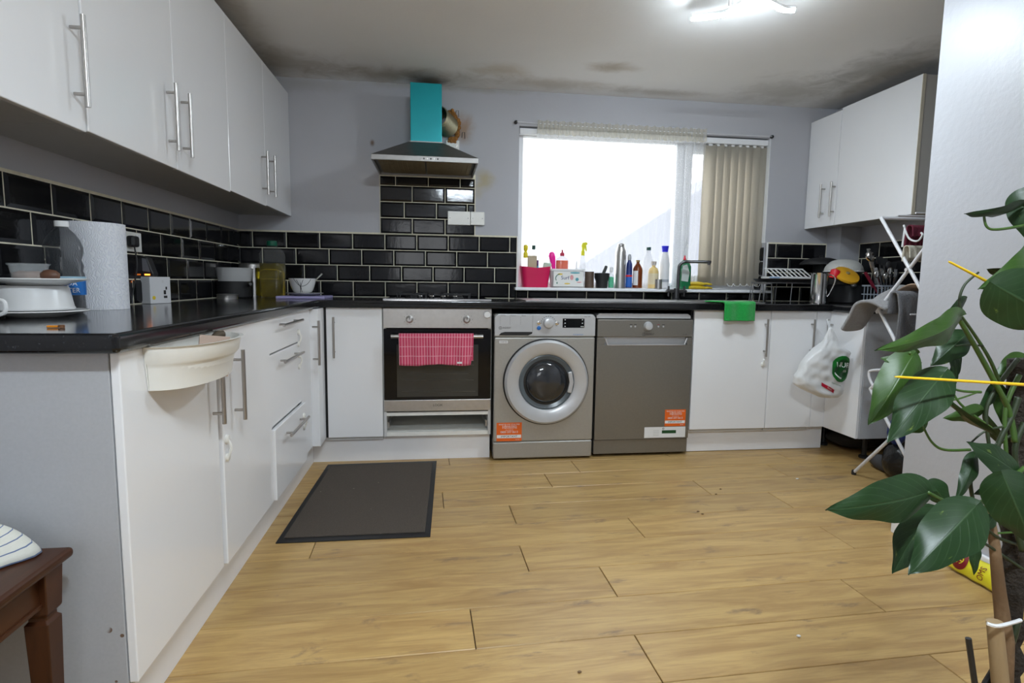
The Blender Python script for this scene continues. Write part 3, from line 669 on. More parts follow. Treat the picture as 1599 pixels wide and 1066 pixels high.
mb = MB(); mb.prism([(wmx0, .716), (wmx1, .716), (wmx1, .825), (wmx1-.018, .842), (wmx0+.018, .842), (wmx0, .825)], lambda u_, v_, w_: (u_, wy-.004+w_, v_), .06); pn = mb.build('control_panel', silver, wm, bev=.006, seg=3)
yy = wy-.004
mb = MB(); mb.prism([(.636, .722), (.80, .722), (.824, .732), (.826, .742), (.67, .742), (.648, .736)], lambda u_, v_, w_: (u_, yy-.002+w_, v_), .004); mb.build('drawer_grip', black_pl, pn)
mb = MB(); mb.box(.826, .8275, yy-.0008, yy, .745, .838); mb.build('drawer_seam', M('seam_grey', (.2, .2, .2), .6), pn)
logo(pn, .645, .764, yy, .013, black_pl)
for i, (x, s_) in enumerate(((.66, 'COTTON'), (.715, 'SYNTHETIC'), (.775, 'SPECIAL'))): 
    text('lettering', s_, .007, black_pl, pn, F(x, .832, yy-.0008))
    for j in range(5):
        mb = MB(); mb.cyl((x-.017, yy-.001, .822-j*.009), (x-.017, yy, .822-j*.009), .0014, 8); mb.build('print_dot', black_pl, pn)
k = MB(); k.lathe([(.031, 0), (.030, .010), (.027, .022), (.020, .025)], (.916, yy, .793), 32, (0, -1, 0)); k.build('programme_dial', silver, pn, smooth=True)
for i in range(11):
    a = -1.6+i*.32; mb = MB(); mb.box(-.002, .002, -.0008, 0, -.002, .002); mb.v = [q+Vector((.916+.041*math.sin(a), yy, .793+.038*math.cos(a))) for q in mb.v]; mb.build('dial_mark', black_pl, pn)
for x, z, r, m_ in ((.862, .795, .0115, chrome), (.862, .764, .0115, M('blue_button', (.01, .13, .42), .4)), (.966, .793, .0115, chrome)):
    k = MB(); k.lathe([(r, 0), (r, .004), (r*.7, .006)], (x, yy, z), 20, (0, -1, 0)); k.build('button', m_, pn, smooth=True)
mb = MB(); mb.box(.998, 1.124, yy-.001, yy, .766, .818); ds = mb.build('display', black_gl, pn)
for x, z in ((1.012, .811), (1.012, .792), (1.012, .774), (1.112, .811), (1.112, .792), (1.106, .773), (1.116, .773)):
    mb = MB(); mb.box(x-.003, x+.003, yy-.0018, yy-.0011, z-.002, z+.002); mb.build('icon', whitep, ds)
text('lettering', '8 kg  1400', .008, black_pl, pn, F(1.14, .830, yy-.0008)); text('lettering', 'PUSH&WASH', .010, M('blue_print', (.05, .2, .5), .5), pn, F(1.09, .727, yy-.0008))
mb = MB(); mb.box(.640, .688, wy-.001, wy, .678, .692); lb = mb.build('label', whitep, fr); text('lettering', 'INVERTER', .009, black_pl, lb, F(.664, .685, wy-.0014))
sticker(fr, .630, .775, .116, .224, wy)
dc = (.910, wy, .457)
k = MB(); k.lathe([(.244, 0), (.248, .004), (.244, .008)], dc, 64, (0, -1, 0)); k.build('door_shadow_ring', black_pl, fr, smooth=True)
k = MB(); k.lathe([(.241, .005), (.240, .022), (.228, .034), (.175, .030), (.160, .020), (.158, .010)], dc, 64, (0, -1, 0), False, False); dr = k.build('door_ring', silver, wm, smooth=True)
gl = M('door_glass_dark', (.02, .022, .026), .05, coat=.6, noise=(4, .5))
k = MB(); k.lathe([(.160, .004), (.158, .012), (.120, .004), (.116, .016), (.10, .030), (.06, .040), (.001, .044)], dc, 48, (0, -1, 0), False, False); k.build('door_bowl', gl, dr, smooth=True)
k = MB(); k.lathe([(.160, .012), (.150, .016), (.124, .005)], dc, 48, (0, -1, 0), False, False); k.build('door_inner_ring', M('blue_grey_ring', (.10, .12, .135), .25), dr, smooth=True)
k = MB(); k.prism([(1.028, .40), (1.052, .395), (1.064, .457), (1.052, .52), (1.030, .515), (1.040, .457)], lambda u_, v_, w_: (u_, wy-.033+w_, v_), .018); k.build('door_handle', silver, dr, bev=.004)
# ------------------------------------------------------------------ dishwasher
dx0, dx1, dy = 1.203, 1.783, -.012
dw = thing('dishwasher', 'dark steel freestanding dishwasher beside the washing machine', 'dishwasher', (1.5, .25, 0))
mb = MB(); mb.box(dx0+.006, dx1-.002, dy+.035, .54, .02, .812); mb.build('body', black_mt, dw)
mb = MB(); mb.prism([(dx0, .818), (dx1-.012, .818), (dx1-.012, .835), (dx1-.03, .847), (dx0+.02, .847), (dx0, .835)], lambda u_, v_, w_: (u_, dy+.005+w_, v_), .53); mb.build('top', silver, dw, bev=.003)
mb = MB(); mb.box(dx0+.003, dx1, dy-.006, dy+.035, .712, .813); pn = mb.build('control_panel', inox_dark, dw, bev=.004)
hx0, hx1 = 1.252, 1.752
mb = MB(); mb.box(dx0+.003, hx0, dy-.006, dy+.035, .666, .709); mb.box(hx1, dx1, dy-.006, dy+.035, .666, .709); mb.box(dx0+.003, dx1, dy-.006, dy+.035, .106, .6655); fr = mb.build('door', inox_dark, dw, bev=.0015)
mb = MB(); mb.box(hx0, hx1, dy+.022, dy+.034, .666, .711); rc_ = mb.build('handle_recess', silver, dw)
mb = MB(); mb.prism([(hx0-.004, .708), (hx0+.014, .662), (hx1-.014, .662), (hx1+.004, .708), (hx1-.006, .708), (hx1-.020, .670), (hx0+.020, .670), (hx0+.006, .708)], lambda u_, v_, w_: (u_, dy-.009+w_, v_), .006); mb.build('handle_rim', chrome, dw, bev=.001)
mb = MB(); mb.box(dx0+.003, dx1, dy+.004, dy+.035, .018, .103); mb.build('kick_panel', inox_dark, dw, bev=.003)
yy = dy-.006
k = MB(); k.lathe([(.028, 0), (.026, .008), (.021, .019), (.016, .020)], (1.508, yy, .775), 32, (0, -1, 0)); kn = k.build('programme_dial', silver, pn, smooth=True)
logo(pn, 1.483, .728, yy, .014, black_pl)
for i, x in enumerate((1.405, 1.43, 1.57, 1.60)):
    mb = MB(); mb.box(x-.008, x+.008, yy-.0008, yy, .783, .786); mb.build('print_mark', M('print_red', (.3, .05, .06), .5) if i == 2 and 'print_red' not in MATS else black_pl, pn)
    mb = MB(); mb.cyl((x, yy-.002, .773), (x, yy, .773), .005, 12); mb.build('button', silver, pn)
text('lettering', '13  A+', .010, black_pl, pn, F(1.735, .728, yy-.0008))
sticker(fr, 1.633, 1.762, .180, .280, yy)
mb = MB(); mb.box(1.510, 1.764, yy-.001, yy, .112, .176); lb = mb.build('label', whitep, fr)
mb = MB(); mb.box(1.618, 1.706, yy-.0016, yy-.0011, .137, .156); mb.build('label_print', M('dark_green_print', (.01, .07, .02), .5), lb)
for i in range(4): mb = MB(); mb.box(1.565, 1.60, yy-.0016, yy-.0011, .125+i*.010, .1265+i*.010); mb.build('label_line', M('pale_print', (.45, .47, .45), .5) if 'pale_print' not in MATS else MATS['pale_print'], lb)
mb = MB(); mb.tube([(1.626+.005*math.cos(a*PI/5), yy-.0014, .166+.005*math.sin(a*PI/5)) for a in range(10)], .0012, 5, closed=True); mb.build('label_icon', black_pl, lb)
# ------------------------------------------------------------------ extractor hood
hd = thing('extractor_hood', 'steel pyramid extractor hood with turquoise film on its chimney', 'extractor hood', (.235, .34, 1.676))
hx0, hx1, hy0 = -.062, .524, .10
mb = MB(); mb.box(hx0, hx1, hy0, hy0+.012, 1.676, 1.704); mb.box(hx0, hx0+.012, hy0+.012, YB-.012, 1.676, 1.704); mb.box(hx1-.012, hx1, hy0+.012, YB-.012, 1.676, 1.704); mb.box(hx0+.012, hx1-.012, YB-.03, YB-.012, 1.676, 1.704); rim = mb.build('rim', hoodrim, hd, bev=.0015)
cx0, cx1, cy0 = .142, .324, .30
mb = MB(); mb.loft([[Vector(q) for q in ((hx0, hy0, 1.704), (hx1, hy0, 1.704), (hx1, YB-.012, 1.704), (hx0, YB-.012, 1.704))], [Vector(q) for q in ((cx0-.01, cy0-.01, 1.822), (cx1+.01, cy0-.01, 1.822), (cx1+.01, YB-.012, 1.822), (cx0-.01, YB-.012, 1.822))]]); mb.build('canopy', hoodm, hd, bev=.001)
mb = MB(); mb.box(cx0, cx1, cy0, YB-.012, 1.820, 2.158); ch = mb.build('chimney', film_m, hd, bev=.003)
mb = MB(); mb.box(cx0-.004, cx1+.004, cy0-.004, YB-.012, 1.821, 1.829); mb.build('chimney_collar', hoodrim, hd)
mb = MB(); mb.box(hx0+.012, hx1-.012, hy0+.012, YB-.03, 1.690, 1.694); mb.build('underside', hoodm, hd)
for x0, x1 in ((hx0+.03, .226), (.236, hx1-.03)):
    mb = MB(); mb.box(x0, x1, hy0+.05, YB-.06, 1.682, 1.6895); fl_ = mb.build('grease_filter', filter_m, hd, bev=.002)
    for i in range(9): mb = MB(); x = x0+.02+i*(x1-x0-.04)/8; mb.box(x-.003, x+.003, hy0+.07, YB-.08, 1.679, 1.6825); mb.build('filter_rib', filter_m, fl_)
for i in range(6): mb = MB(); mb.cyl((.205+i*.019, hy0-.003, 1.690), (.205+i*.019, hy0, 1.690), .0045, 10); mb.build('button', black_pl if i % 2 else chrome, hd)
# flexible duct, foam and the broken plate beside the chimney
dt = MB(); a = Vector((.300, .44, 2.012)); b = Vector((.372, .572, 1.985)); n = 44; path = [a.lerp(b, i/n) for i in range(n+1)]
dt.tube(path, [.062+.005*math.sin(i*PI/2) for i in range(n+1)], 28, cap=False); dt.build('flexible_duct', M('foil_duct', (.42, .38, .26), .4, metal=.85, noise=(20, .25)), hd, smooth=2)
fm = M('expanding_foam', (.34, .15, .035), .9, noise=(30, .5), bump=(40, 1)); mb = MB()
for i in range(150):
    a_ = rnd(-1.9, 1.9); r = rnd(.060, .088)+.006*math.sin(a_*5); mb.sph((.385+r*math.cos(a_)*.62, .566+rnd(-.008, .004), 1.985+r*math.sin(a_)*1.12), rnd(.005, .013), 6, (1, .7, 1))
solo(mb.build('expanding_foam', fm, None, smooth=2), 'rusty brown foam sealing the duct into the wall', 'foam')
for (x, z) in ((.412, 2.055), (.452, 1.925)):
    w_ = MB(); w_.tube([(x, .568, z), (x+.003, .555, z+.03), (x+.018, .55, z+.03), (x+.02, .57, z-.005)], .0018, 6); solo(w_.build('wire_tie', black_pl), 'bent dark wire sticking out %s the duct foam' % ('above' if z > 2 else 'right of'), 'wire')
pb = thing('socket_plate', 'old ivory wall plate under the flexible duct', 'wall plate', (.43, .57, 1.84))
mb = MB(); mb.box(.352, .436, .560, .574, 1.835, 1.905); mb.build('plate', cream_pl, pb, bev=.002)
for x in (.370, .42): k = MB(); k.cyl((x, .558, 1.87), (x, .561, 1.87), .006, 10); k.build('screw', handle_m, pb)
def blank(x0, x1, z0, z1, label):
    t = thing('socket_plate', label, 'wall plate', ((x0+x1)/2, .56, z0), 'blank plates by the hob'); mb = MB(); mb.box(x0, x1, .550, .566, z0, z1); mb.build('plate', cream_pl, t, bev=.003)
    for x in (x0+.014, x1-.014): k = MB(); k.cyl((x, .5485, (z0+z1)/2), (x, .551, (z0+z1)/2), .0035, 10); k.build('screw', handle_m, t)
blank(.364, .508, 1.378, 1.464, 'wide blank white plate on the tiles right of the hob'); blank(.510, .60, 1.380, 1.464, 'square blank white plate overlapping the tile edge')
sk = thing('wall_socket', 'white double socket with black plug on the left tiles', 'socket', (XL+.01, -.66, 1.12))
mb = MB(); mb.box(XL+.011, XL+.022, -.785, -.645, 1.118, 1.195); mb.build('plate', cream_pl, sk, bev=.003)
mb = MB(); mb.box(XL+.022, XL+.05, -.765, -.715, 1.135, 1.178); pg = mb.build('plug', black_pl, sk, bev=.008); mb = MB(); mb.tube(smooth_path([(XL+.04, -.74, 1.135), (XL+.045, -.74, 1.06), (XL+.03, -.75, .96), (XL+.03, -.76, .915)]), .003, 8); mb.build('cable', black_pl, pg, smooth=True)
for y in (-.69, -.665): mb = MB(); mb.box(XL+.022, XL+.026, y-.006, y+.006, 1.172, 1.187); mb.build('switch', whitep, sk)
# ------------------------------------------------------------------ sink and tap
sk = thing('sink', 'stainless inset sink with drainer under the window', 'sink', (1.5, .27, .91))
mb = MB(); mb.box(.80, 1.82, .055, .50, .9105, .916); mb.box(1.82, 2.16, .055, .09, .9105, .916); mb.box(1.82, 2.16, .45, .50, .9105, .916); mb.box(2.16, 2.27, .055, .50, .9105, .916); mb.build('rim', inox, sk)
mb = MB(); x0, x1, y0, y1, zb = 1.822, 2.158, .092, .448, .74
mb.box(x0, x1, y0, y1, zb, zb+.002); mb.box(x0-.002, x0, y0, y1, zb, .911); mb.box(x1, x1+.002, y0, y1, zb, .911); mb.box(x0, x1, y0-.002, y0, zb, .911); mb.box(x0, x1, y1, y1+.002, zb, .911); mb.build('bowl', inox, sk)
for i in range(9): mb = MB(); mb.box(.90, 1.62, .11+i*.038, .117+i*.038, .916, .919); mb.build('drainer_rib', inox, sk)
tp = thing('mixer_tap', 'dark grey mixer tap with square neck and cross handles', 'tap', (1.90, .475, .916))
P = aty(1058, 462, .475); tx = P.x
mb = MB(); mb.lathe([(.026, 0), (.026, .006), (.018, .010), (.018, .075)], (tx-.01, .475, .916), 20); mb.build('body', graph, tp, smooth=True)
mb = MB(); mb.cyl((tx-.065, .475, .972), (tx+.045, .475, .972), .013, 14); mb.build('crossbar', graph, tp, smooth=True)
for sx in (-.065, .045):
    mb = MB(); mb.lathe([(.012, -.012), (.012, .012)], (tx+sx, .475, .972), 12, (1, 0, 0)); mb.cyl((tx+sx, .475, .938), (tx+sx, .475, 1.006), .007, 10); mb.cyl((tx+sx, .441, .972), (tx+sx, .509, .972), .007, 10); mb.build('cross_handle', graph, tp, smooth=True)
top = aty(1064, 409, .475).z; xe = aty(1110, 408, .42).x
mb = MB(); mb.tube(smooth_path([(tx, .475, .985), (tx, .475, top-.06), (tx+.004, .473, top-.022), (tx+.03, .468, top), (tx+.07, .46, top+.003), (xe-.03, .425, top+.002), (xe, .42, top)], 5), .0105, 14); mb.cyl((xe-.012, .4215, top+.002), (xe-.012, .4215, top-.018), .010, 12); mb.build('spout', graph, tp, smooth=True)
# ------------------------------------------------------------------ curtain, blind
wr_ = thing('curtain_wire', 'thin curtain wire stretched above the window', 'curtain wire', (1.68, .555, 2.03))
a, b = aty(806, 190, .553), aty(1207, 213, .553)
mb = MB(); mb.tube([a.lerp(b, i/10)-Vector((0, 0, .008*math.sin(PI*i/10))) for i in range(11)], .0014, 6); mb.build('wire', upvc, wr_)
for q in (a, b): mb = MB(); mb.lathe([(.009, 0), (.012, .006), (.010, .02), (.004, .024)], (q.x, .575, q.z), 12, (0, -1, 0)); mb.build('wall_hook', black_pl, wr_, smooth=True)
nc = thing('net_curtain', 'sheer white net curtain with yellowed ruffled heading', 'curtain', (1.5, .60, 1.0))
x0, x1 = .935, 2.085
def net(u_, v_):
    g = u_**1.0; x = x0+(x1-x0)*g
    amp = .006+.016*max(0, (g-.72)/.28)+.010*max(0, (.16-g)/.16)
    y = .556+.095*v_**.8+amp*math.sin(g*95+2*math.sin(g*17))*(.6+.4*v_)
    z = 2.030-v_*1.030
    return (x, y, z)
mb = MB(); mb.grid(net, 150, 20); mb.build('net', net_m, nc, smooth=2)
mb = MB(); mb.grid(lambda u_, v_: (x0+(x1-x0)*u_, .551-.006*math.sin(u_*260)*(.4+abs(v_-.4)), 2.052-.085*v_+.004*math.sin(u_*140)), 260, 6); mb.build('heading', netd_m, nc, smooth=2)
for g in (.075, .125, .93, .97):
    mb = MB(); mb.tube([Vector(net(g, t/8))+Vector((.004*math.sin(t*1.7), -.004, 0)) for t in range(9)], .0035, 6); mb.build('fold', net_m, nc)
vb = thing('vertical_blind', 'beige vertical blind gathered at the right of the window', 'blind', (2.3, .63, 1.0))
mb = MB(); mb.box(WX0+.006, WX1-.008, .595, .632, 1.975, 2.012); mb.build('head_rail', upvc, vb, bev=.003)
xs = [2.150+i*.0535 for i in range(8)]
for i, x in enumerate(xs):
    mb = MB(); an = .22+.10*math.sin(i*2.3); c_, s_ = math.cos(an)*.0445, math.sin(an)*.0445
    def sl_(u_, v_, x=x, c_=c_, s_=s_): k = (u_-.5)*2; return (x+k*c_, .620-k*s_+.004*(1-k*k), 1.968-v_*.955)
    mb.grid(sl_, 4, 2); o = mb.build('slat', slat_m, vb, smooth=2, thick=.0008)
    mb = MB(); mb.box(x-.012, x+.012, .614, .626, 1.962, 1.978); mb.build('slat_hanger', whitep, vb)
for i in range(5):
    mb = MB(); x = 2.30+i*.05; mb.tube(smooth_path([(x, .58, 1.028), (x+.012, .575, 1.012), (x+.025, .575, 1.010), (x+.038, .575, 1.012), (x+.05, .58, 1.028)], 3), .0016, 5); mb.build('bead_chain', whitep, vb)
# ------------------------------------------------------------------ things on the window sill
SZ = .9855
def spot(xl, xr, yt, Y):
    """centre x, radius, height of something standing on the sill between pixel columns xl..xr"""
    a, b = aty(xl, 440, Y), aty(xr, 440, Y); t = aty((xl+xr)/2, yt, Y); return (a.x+b.x)/2, (b.x-a.x)/2, t.z-SZ
def vessel(name, label, cat, xl, xr, yt, Y, prof, mat, parts=(), group='things on the window sill', sy=1.0):
    """prof: (radius fraction, height fraction); parts: (name, prof, mat)"""
    x, r, h = spot(xl, xr, yt, Y); t = thing(name, label, cat, (x, Y, SZ), group)
    def mk(nm, pr, m, off=0):
        k = MB(); k.lathe([(rr*r, hh*h) for rr, hh in pr], (x, Y, SZ), 24)
        if sy != 1: k.v = [Vector((q.x, Y+(q.y-Y)*sy, q.z)) for q in k.v]
        return k.build(nm, m, t, smooth=True)
    b = mk('body', prof, mat)
    for p_ in parts: mk(*p_)
    return t, b, (x, r, h)
SEETH = clear_pl
# magenta basket and what stands in it
x, r, h = spot(812, 858, 418, .585); bk = thing('basket', 'magenta plastic basket at the left end of the window sill', 'basket', (x, .585, SZ))
mg = M('magenta_plastic', (.62, .006, .085), .4)
def rr_ring(cx, cy, z, hx, hy, n=32, p=4.0):
    out = []
    for k in range(n):
        a_ = 2*PI*k/n; c_, s_ = math.cos(a_), math.sin(a_); out.append(Vector((cx+hx*abs(c_)**(2/p)*(1 if c_ > 0 else -1), cy+hy*abs(s_)**(2/p)*(1 if s_ > 0 else -1), z)))
    return out
def tub(mb, cx, cy, z0, z1, hx0, hy0, hx1, hy1, t=.002, wav=0):
    R = [rr_ring(cx, cy, z0, hx0-t, hy0-t)]
    R = [rr_ring(cx, cy, z0, hx0, hy0), rr_ring(cx, cy, z1, hx1, hy1), rr_ring(cx, cy, z1, hx1-t, hy1-t), rr_ring(cx, cy, z0+t, hx0-t, hy0-t)]
    if wav:
        for g in R[1:3]:
            for q in g: q.z -= wav*math.cos(math.atan2(q.y-cy, (q.x-cx)*.4))**2*0+wav*(1-min(1, abs(q.x-cx)/hx1))
    mb.loft(R); return mb
mb = MB(); tub(mb, x, .582, SZ, SZ+h+.01, r*.83, .048, r*1.02, .060, wav=.012); mb.build('body', mg, bk, smooth=True)
yel = M('yellow_cap', (.72, .58, .01), .4); dgn = M('dark_green_cap', (.01, .06, .05), .4)
def box_item(name, label, cat, xl, xr, yt, Y, dep, mat, z0=SZ, rot=0, group='things on the window sill'):
    a_, b_ = aty(xl, 440, Y), aty(xr, 440, Y); t = aty((xl+xr)/2, yt, Y); mb = MB(); hw = (b_.x-a_.x)/2; cx = (a_.x+b_.x)/2
    mb.box(-hw, hw, -dep/2, dep/2, 0, t.z-z0); o = mb.build(name, mat, None, bev=.002); o.location = (cx, Y, z0); o.rotation_euler = (0, rot, 0); return solo(o, label, cat, group), (cx, hw, t.z)
vessel('spray_bottle', 'clear spray bottle with yellow head in the magenta basket', 'bottle', 816, 824, 382, .573, [(1, .02), (1, .55), (.9, .62), (.45, .68), (.45, .70)], SEETH, [('label', [(1.03, .12), (1.03, .48)], M('pale_label', (.6, .68, .7), .5)), ('spray_head', [(.5, .69), (.9, .70), (.9, .80), (.55, .84), (.8, .88), (.95, .96), (.6, 1)], yel)])
vessel('bottle', 'slim clear bottle with dark green cap behind the basket carton', 'bottle', 828, 837, 383, .595, [(1, .02), (1, .6), (.6, .75), (.45, .82), (.45, .9)], SEETH, [('cap', [(.62, .9), (.62, 1)], dgn)])
box_item('carton', 'beige small carton standing in the magenta basket', 'carton', 823.5, 837.5, 399, .582, .028, M('kraft_card', (.52, .43, .30), .8), SZ+.0025)
vessel('small_tube', 'tiny blue and purple tube in the magenta basket', 'tube', 837.8, 840.6, 406, .568, [(1, .02), (1, .8), (.8, .85), (.8, 1)], M('teal_tube', (.05, .4, .55), .4), [('cap', [(1, .78), (1, 1)], M('purple_cap', (.10, .02, .16), .4))])
o, _ = box_item('soap_packet', 'pale green soap packet leaning in the magenta basket', 'packet', 843, 855, 410, .585, .02, M('pale_green_pack', (.50, .62, .50), .6), SZ+.003, rot=.15)
# pink brush, red washing-up liquid, white tub
x, r, h = spot(856.5, 867, 393, .60)
t = thing('scrub_brush', 'bright pink plastic scrubbing brush leaning by the basket', 'brush', (x+.012, .60, SZ), 'things on the window sill')
pk = M('bright_pink', (.85, .005, .30), .35)
mb = MB(); R = []
for zf, rf, of in ((0.0, .50, .020), (.3, .52, .016), (.55, .55, .010), (.75, .85, .002), (.88, 1, -.003), (.97, .75, -.004), (1, .25, -.004)):
    R.append([Vector((x+of+math.cos(2*PI*k/16)*r*rf, .60+math.sin(2*PI*k/16)*r*.5*rf, SZ+h*zf)) for k in range(16)])
mb.loft(R); mb.build('body', pk, t, smooth=2)
mb = MB(); mb.box(x-r*.9, x-r*.5, .597, .605, SZ+h*.6, SZ+h*.92); mb.build('bristles', whitep, t)
vessel('washing_up_liquid', 'clear bottle half full of orange-red washing-up liquid', 'bottle', 867, 887, 390, .60, [(1, .02), (1, .73), (.9, .77), (.35, .82), (.3, .84)], SEETH, [('liquid', [(.95, .03), (.95, .72)], M('orange_liquid', (.80, .085, .01), .2, emit=0)), ('cap', [(.3, .84), (.35, .88), (.28, .92), (.12, .93), (.12, .98), (.2, 1)], M('red_cap', (.45, .01, .05), .4))], sy=.55)
x, r, h = spot(857, 912, 420, .565); tb = thing('storage_tub', 'white plastic tub with colourful printed label on the sill', 'tub', (x, .565, SZ), 'things on the window sill')
mb = MB(); tub(mb, x, .565, SZ, SZ+h-.006, r*.90, .040, r*.98, .046); mb.build('body', frost_pl, tb, smooth=True)
mb = MB(); tub(mb, x, .565, SZ+h-.012, SZ+h, r*1.0, .048, r*1.0, .048, t=.006); mb.build('rim', whitep, tb, smooth=True)
lw = M('tub_label_print', (.80, .79, .76), .5); mb = MB(); mb.box(x-r*.82, x+r*.86, .5185, .5195, SZ+.008, SZ+h-.016); lb = mb.build('label', lw, tb)
navy = M('navy_ink', (.015, .02, .12), .5); ink_y = M('yellow_ink', (.72, .52, .08), .5); ink_t = M('teal_ink', (.10, .35, .40), .5); ink_p = M('pink_ink', (.70, .32, .33), .5); ink_g = M('green_ink', (.08, .22, .15), .5)
text('lettering', 'Surf', .034, navy, lb, F(x-r*.18, SZ+h*.52, .5178))
mb = MB(); mb.tube([(x-r*.35+.042*math.cos(a_), .5182, SZ+h*.5+.03*math.sin(a_)) for a_ in [PI*(.62+.06*i) for i in range(10)]], .003, 5); mb.build('label_arc', ink_g, lb)
for xx, zz, w_, h_, m_ in ((-.45, .72, .03, .010, ink_y), (-.05, .22, .035, .008, ink_y), (.38, .80, .06, .010, ink_t), (.5, .45, .02, .02, ink_t), (.2, .55, .02, .03, ink_p), (-.62, .25, .008, .012, ink_g), (.62, .3, .03, .006, ink_p)):
    mb = MB(); mb.prism([(x+r*xx+w_*.6*math.cos(k*PI/4), SZ+h*zz+h_*.6*math.sin(k*PI/4)) for k in range(8)], lambda u_, v_, w__: (u_, .5180+w__, v_), .0004); mb.build('label_print', m_, lb)
vessel('nozzle', 'thin pale plastic nozzle tip standing in the white tub', 'nozzle', 897, 902, 407, .575, [(1, .1), (.9, .5), (.3, .9), (.1, 1)], frost_pl)
# yellow-headed spray bottle
x, r, h = spot(904, 914, 378, .60); t = thing('spray_bottle', 'tall clear spray bottle with lime yellow trigger head', 'bottle', (x, .60, SZ), 'things on the window sill')
mb = MB(); mb.lathe([(r*.95, 0), (r, h*.03), (r, h*.45), (r*.8, h*.6), (r*.45, h*.72)], (x, .60, SZ), 24); mb.build('body', SEETH, t, smooth=True)
ly = M('lime_yellow', (.72, .70, .01), .4); mb = MB(); mb.lathe([(r*.55, h*.71), (r*.55, h*.80)], (x, .60, SZ), 16); mb.build('collar', ly, t, smooth=True)
mb = MB(); mb.prism([(x-r*.4, SZ+h*.80), (x-r*.3, SZ+h*.86), (x-r*.5, SZ+h*.92), (x-r*.2, SZ+h*.985), (x+r*.7, SZ+h), (x+r*1.3, SZ+h*.985), (x+r*1.25, SZ+h*.945), (x+r*.9, SZ+h*.94), (x+r*1.15, SZ+h*.82), (x+r*.95, SZ+h*.80), (x+r*.5, SZ+h*.89), (x+r*.35, SZ+h*.80)], lambda u_, v_, w_: (u_, .592+w_, v_), .016); mb.build('trigger_head', ly, t, bev=.002)
vessel('beaker', 'dark brown wooden-looking beaker beside the white tub', 'beaker', 913, 927, 424, .56, [(1, 0), (1, 1), (.9, 1), (.9, .08)], M('brown_wood_beaker', (.10, .065, .045), .5, noise=(18, .4)))
# mortar and pestle
x, r, h = spot(928, 951, 426, .56); t = thing('mortar', 'black stone mortar on the sill with a pestle in it', 'mortar', (x, .56, SZ), 'things on the window sill')
mb = MB(); mb.lathe([(r*.72, 0), (r*.78, h*.12), (r*.80, h*.45), (r*1.0, h*.72), (r*1.0, h*.98), (r*.86, h), (r*.7, h*.5), (r*.1, h*.35)], (x, .56, SZ), 28, cap1=True); mb.build('bowl', black_mt, t, smooth=True)
a_, b_ = Vector((x-.006, .56, SZ+h*.55)), aty(947, 415, .555); mb = MB(); mb.tube([a_, a_.lerp(b_, .5), b_.lerp(a_, .06), b_], [.013, .0115, .0105, .008], 14); solo(mb.build('pestle', M('dark_stone', (.025, .028, .028), .5), smooth=True), 'dark stone pestle resting in the black mortar', 'pestle')
gl_ = M('green_liquid', (.02, .50, .24), .2)
vessel('small_bottle', 'small bottle of bright green liquid beside the steel flask', 'bottle', 949.5, 958.5, 417, .545, [(1, .02), (1, .5), (.8, .62), (.45, .72), (.45, .78)], SEETH, [('liquid', [(.94, .03), (.94, .5), (.5, .55)], gl_), ('cap', [(.55, .76), (.6, .95), (.4, 1)], frost_pl)])
t, b, (x, r, h) = vessel('vacuum_flask', 'tall brushed steel vacuum flask without its cup', 'flask', 959.5, 976, 380, .56, [(1, 0), (1, .80), (.92, .86), (.68, .91), (.70, .93), (.62, .94), (.62, .985), (.52, 1)], inox, [('screw_thread', [(.66, .945), (.66, .955)], chrome), ('thread', [(.66, .97), (.66, .98)], chrome)])
mb = MB(); mb.prism([(.55*r+.004*math.cos(k*PI/6), h*.58+.018*math.sin(k*PI/6)) for k in range(12)], lambda u_, v_, w_: (x+u_, .56-math.sqrt(max(0, r*r-u_*u_))-.0005-w_, SZ+v_), .0008); mb.build('badge', whitep, t)
vessel('spray_bottle', 'dark blue cleaning spray bottle with grey nozzle next to the flask', 'bottle', 977, 986.5, 397, .555, [(1, .02), (1, .45), (.95, .62), (.9, .72), (.55, .80), (.5, .84)], M('deep_blue_plastic', (.012, .03, .16), .35), [('label', [(1.03, .05), (1.03, .42)], M('mid_blue_label', (.02, .12, .48), .4)), ('nozzle', [(.6, .83), (.62, .92), (.35, 1)], M('grey_nozzle', (.35, .36, .38), .4)), ('red_badge', [(1.05, .34), (1.05, .40)], M('red_print', (.6, .02, .03), .4))])
am = M('amber_glass', (.16, .03, .003), .08, coat=.5)
t, b, (x, r, h) = vessel('bottle', 'amber brown bottle with a white paper label', 'bottle', 987.5, 1002.5, 406, .555, [(1, .02), (1, .68), (.9, .74), (.4, .88), (.32, .9), (.32, .94)], am, [('cap', [(.38, .94), (.38, 1)], M('brass_cap', (.35, .25, .12), .4, metal=.7))])
mb = MB(); mb.grid(lambda u_, v_: (x+r*1.02*math.sin(-1.25+u_*1.0), .555-r*1.02*math.cos(-1.25+u_*1.0), SZ+h*(.12+.50*v_)), 8, 2); mb.build('label', whitep, t)
vessel('bottle', 'clear plastic water bottle with dark teal cap on the sill', 'bottle', 1003, 1019, 386, .60, [(1, .02), (1, .55), (.9, .68), (.4, .86), (.35, .93)], SEETH, [('cap', [(.42, .93), (.42, 1)], dgn)])
vessel('bottle', 'cream yellow lotion bottle with clear stopper', 'bottle', 1012, 1027.5, 408, .57, [(1, .02), (1, .62), (.8, .74), (.35, .80), (.35, .86)], M('cream_yellow', (.72, .53, .22), .3), [('label', [(1.02, .16), (1.02, .56)], M('cream_label', (.72, .62, .42), .5)), ('cap', [(.5, .87), (.5, 1)], M('taupe_cap', (.45, .40, .36), .4))])
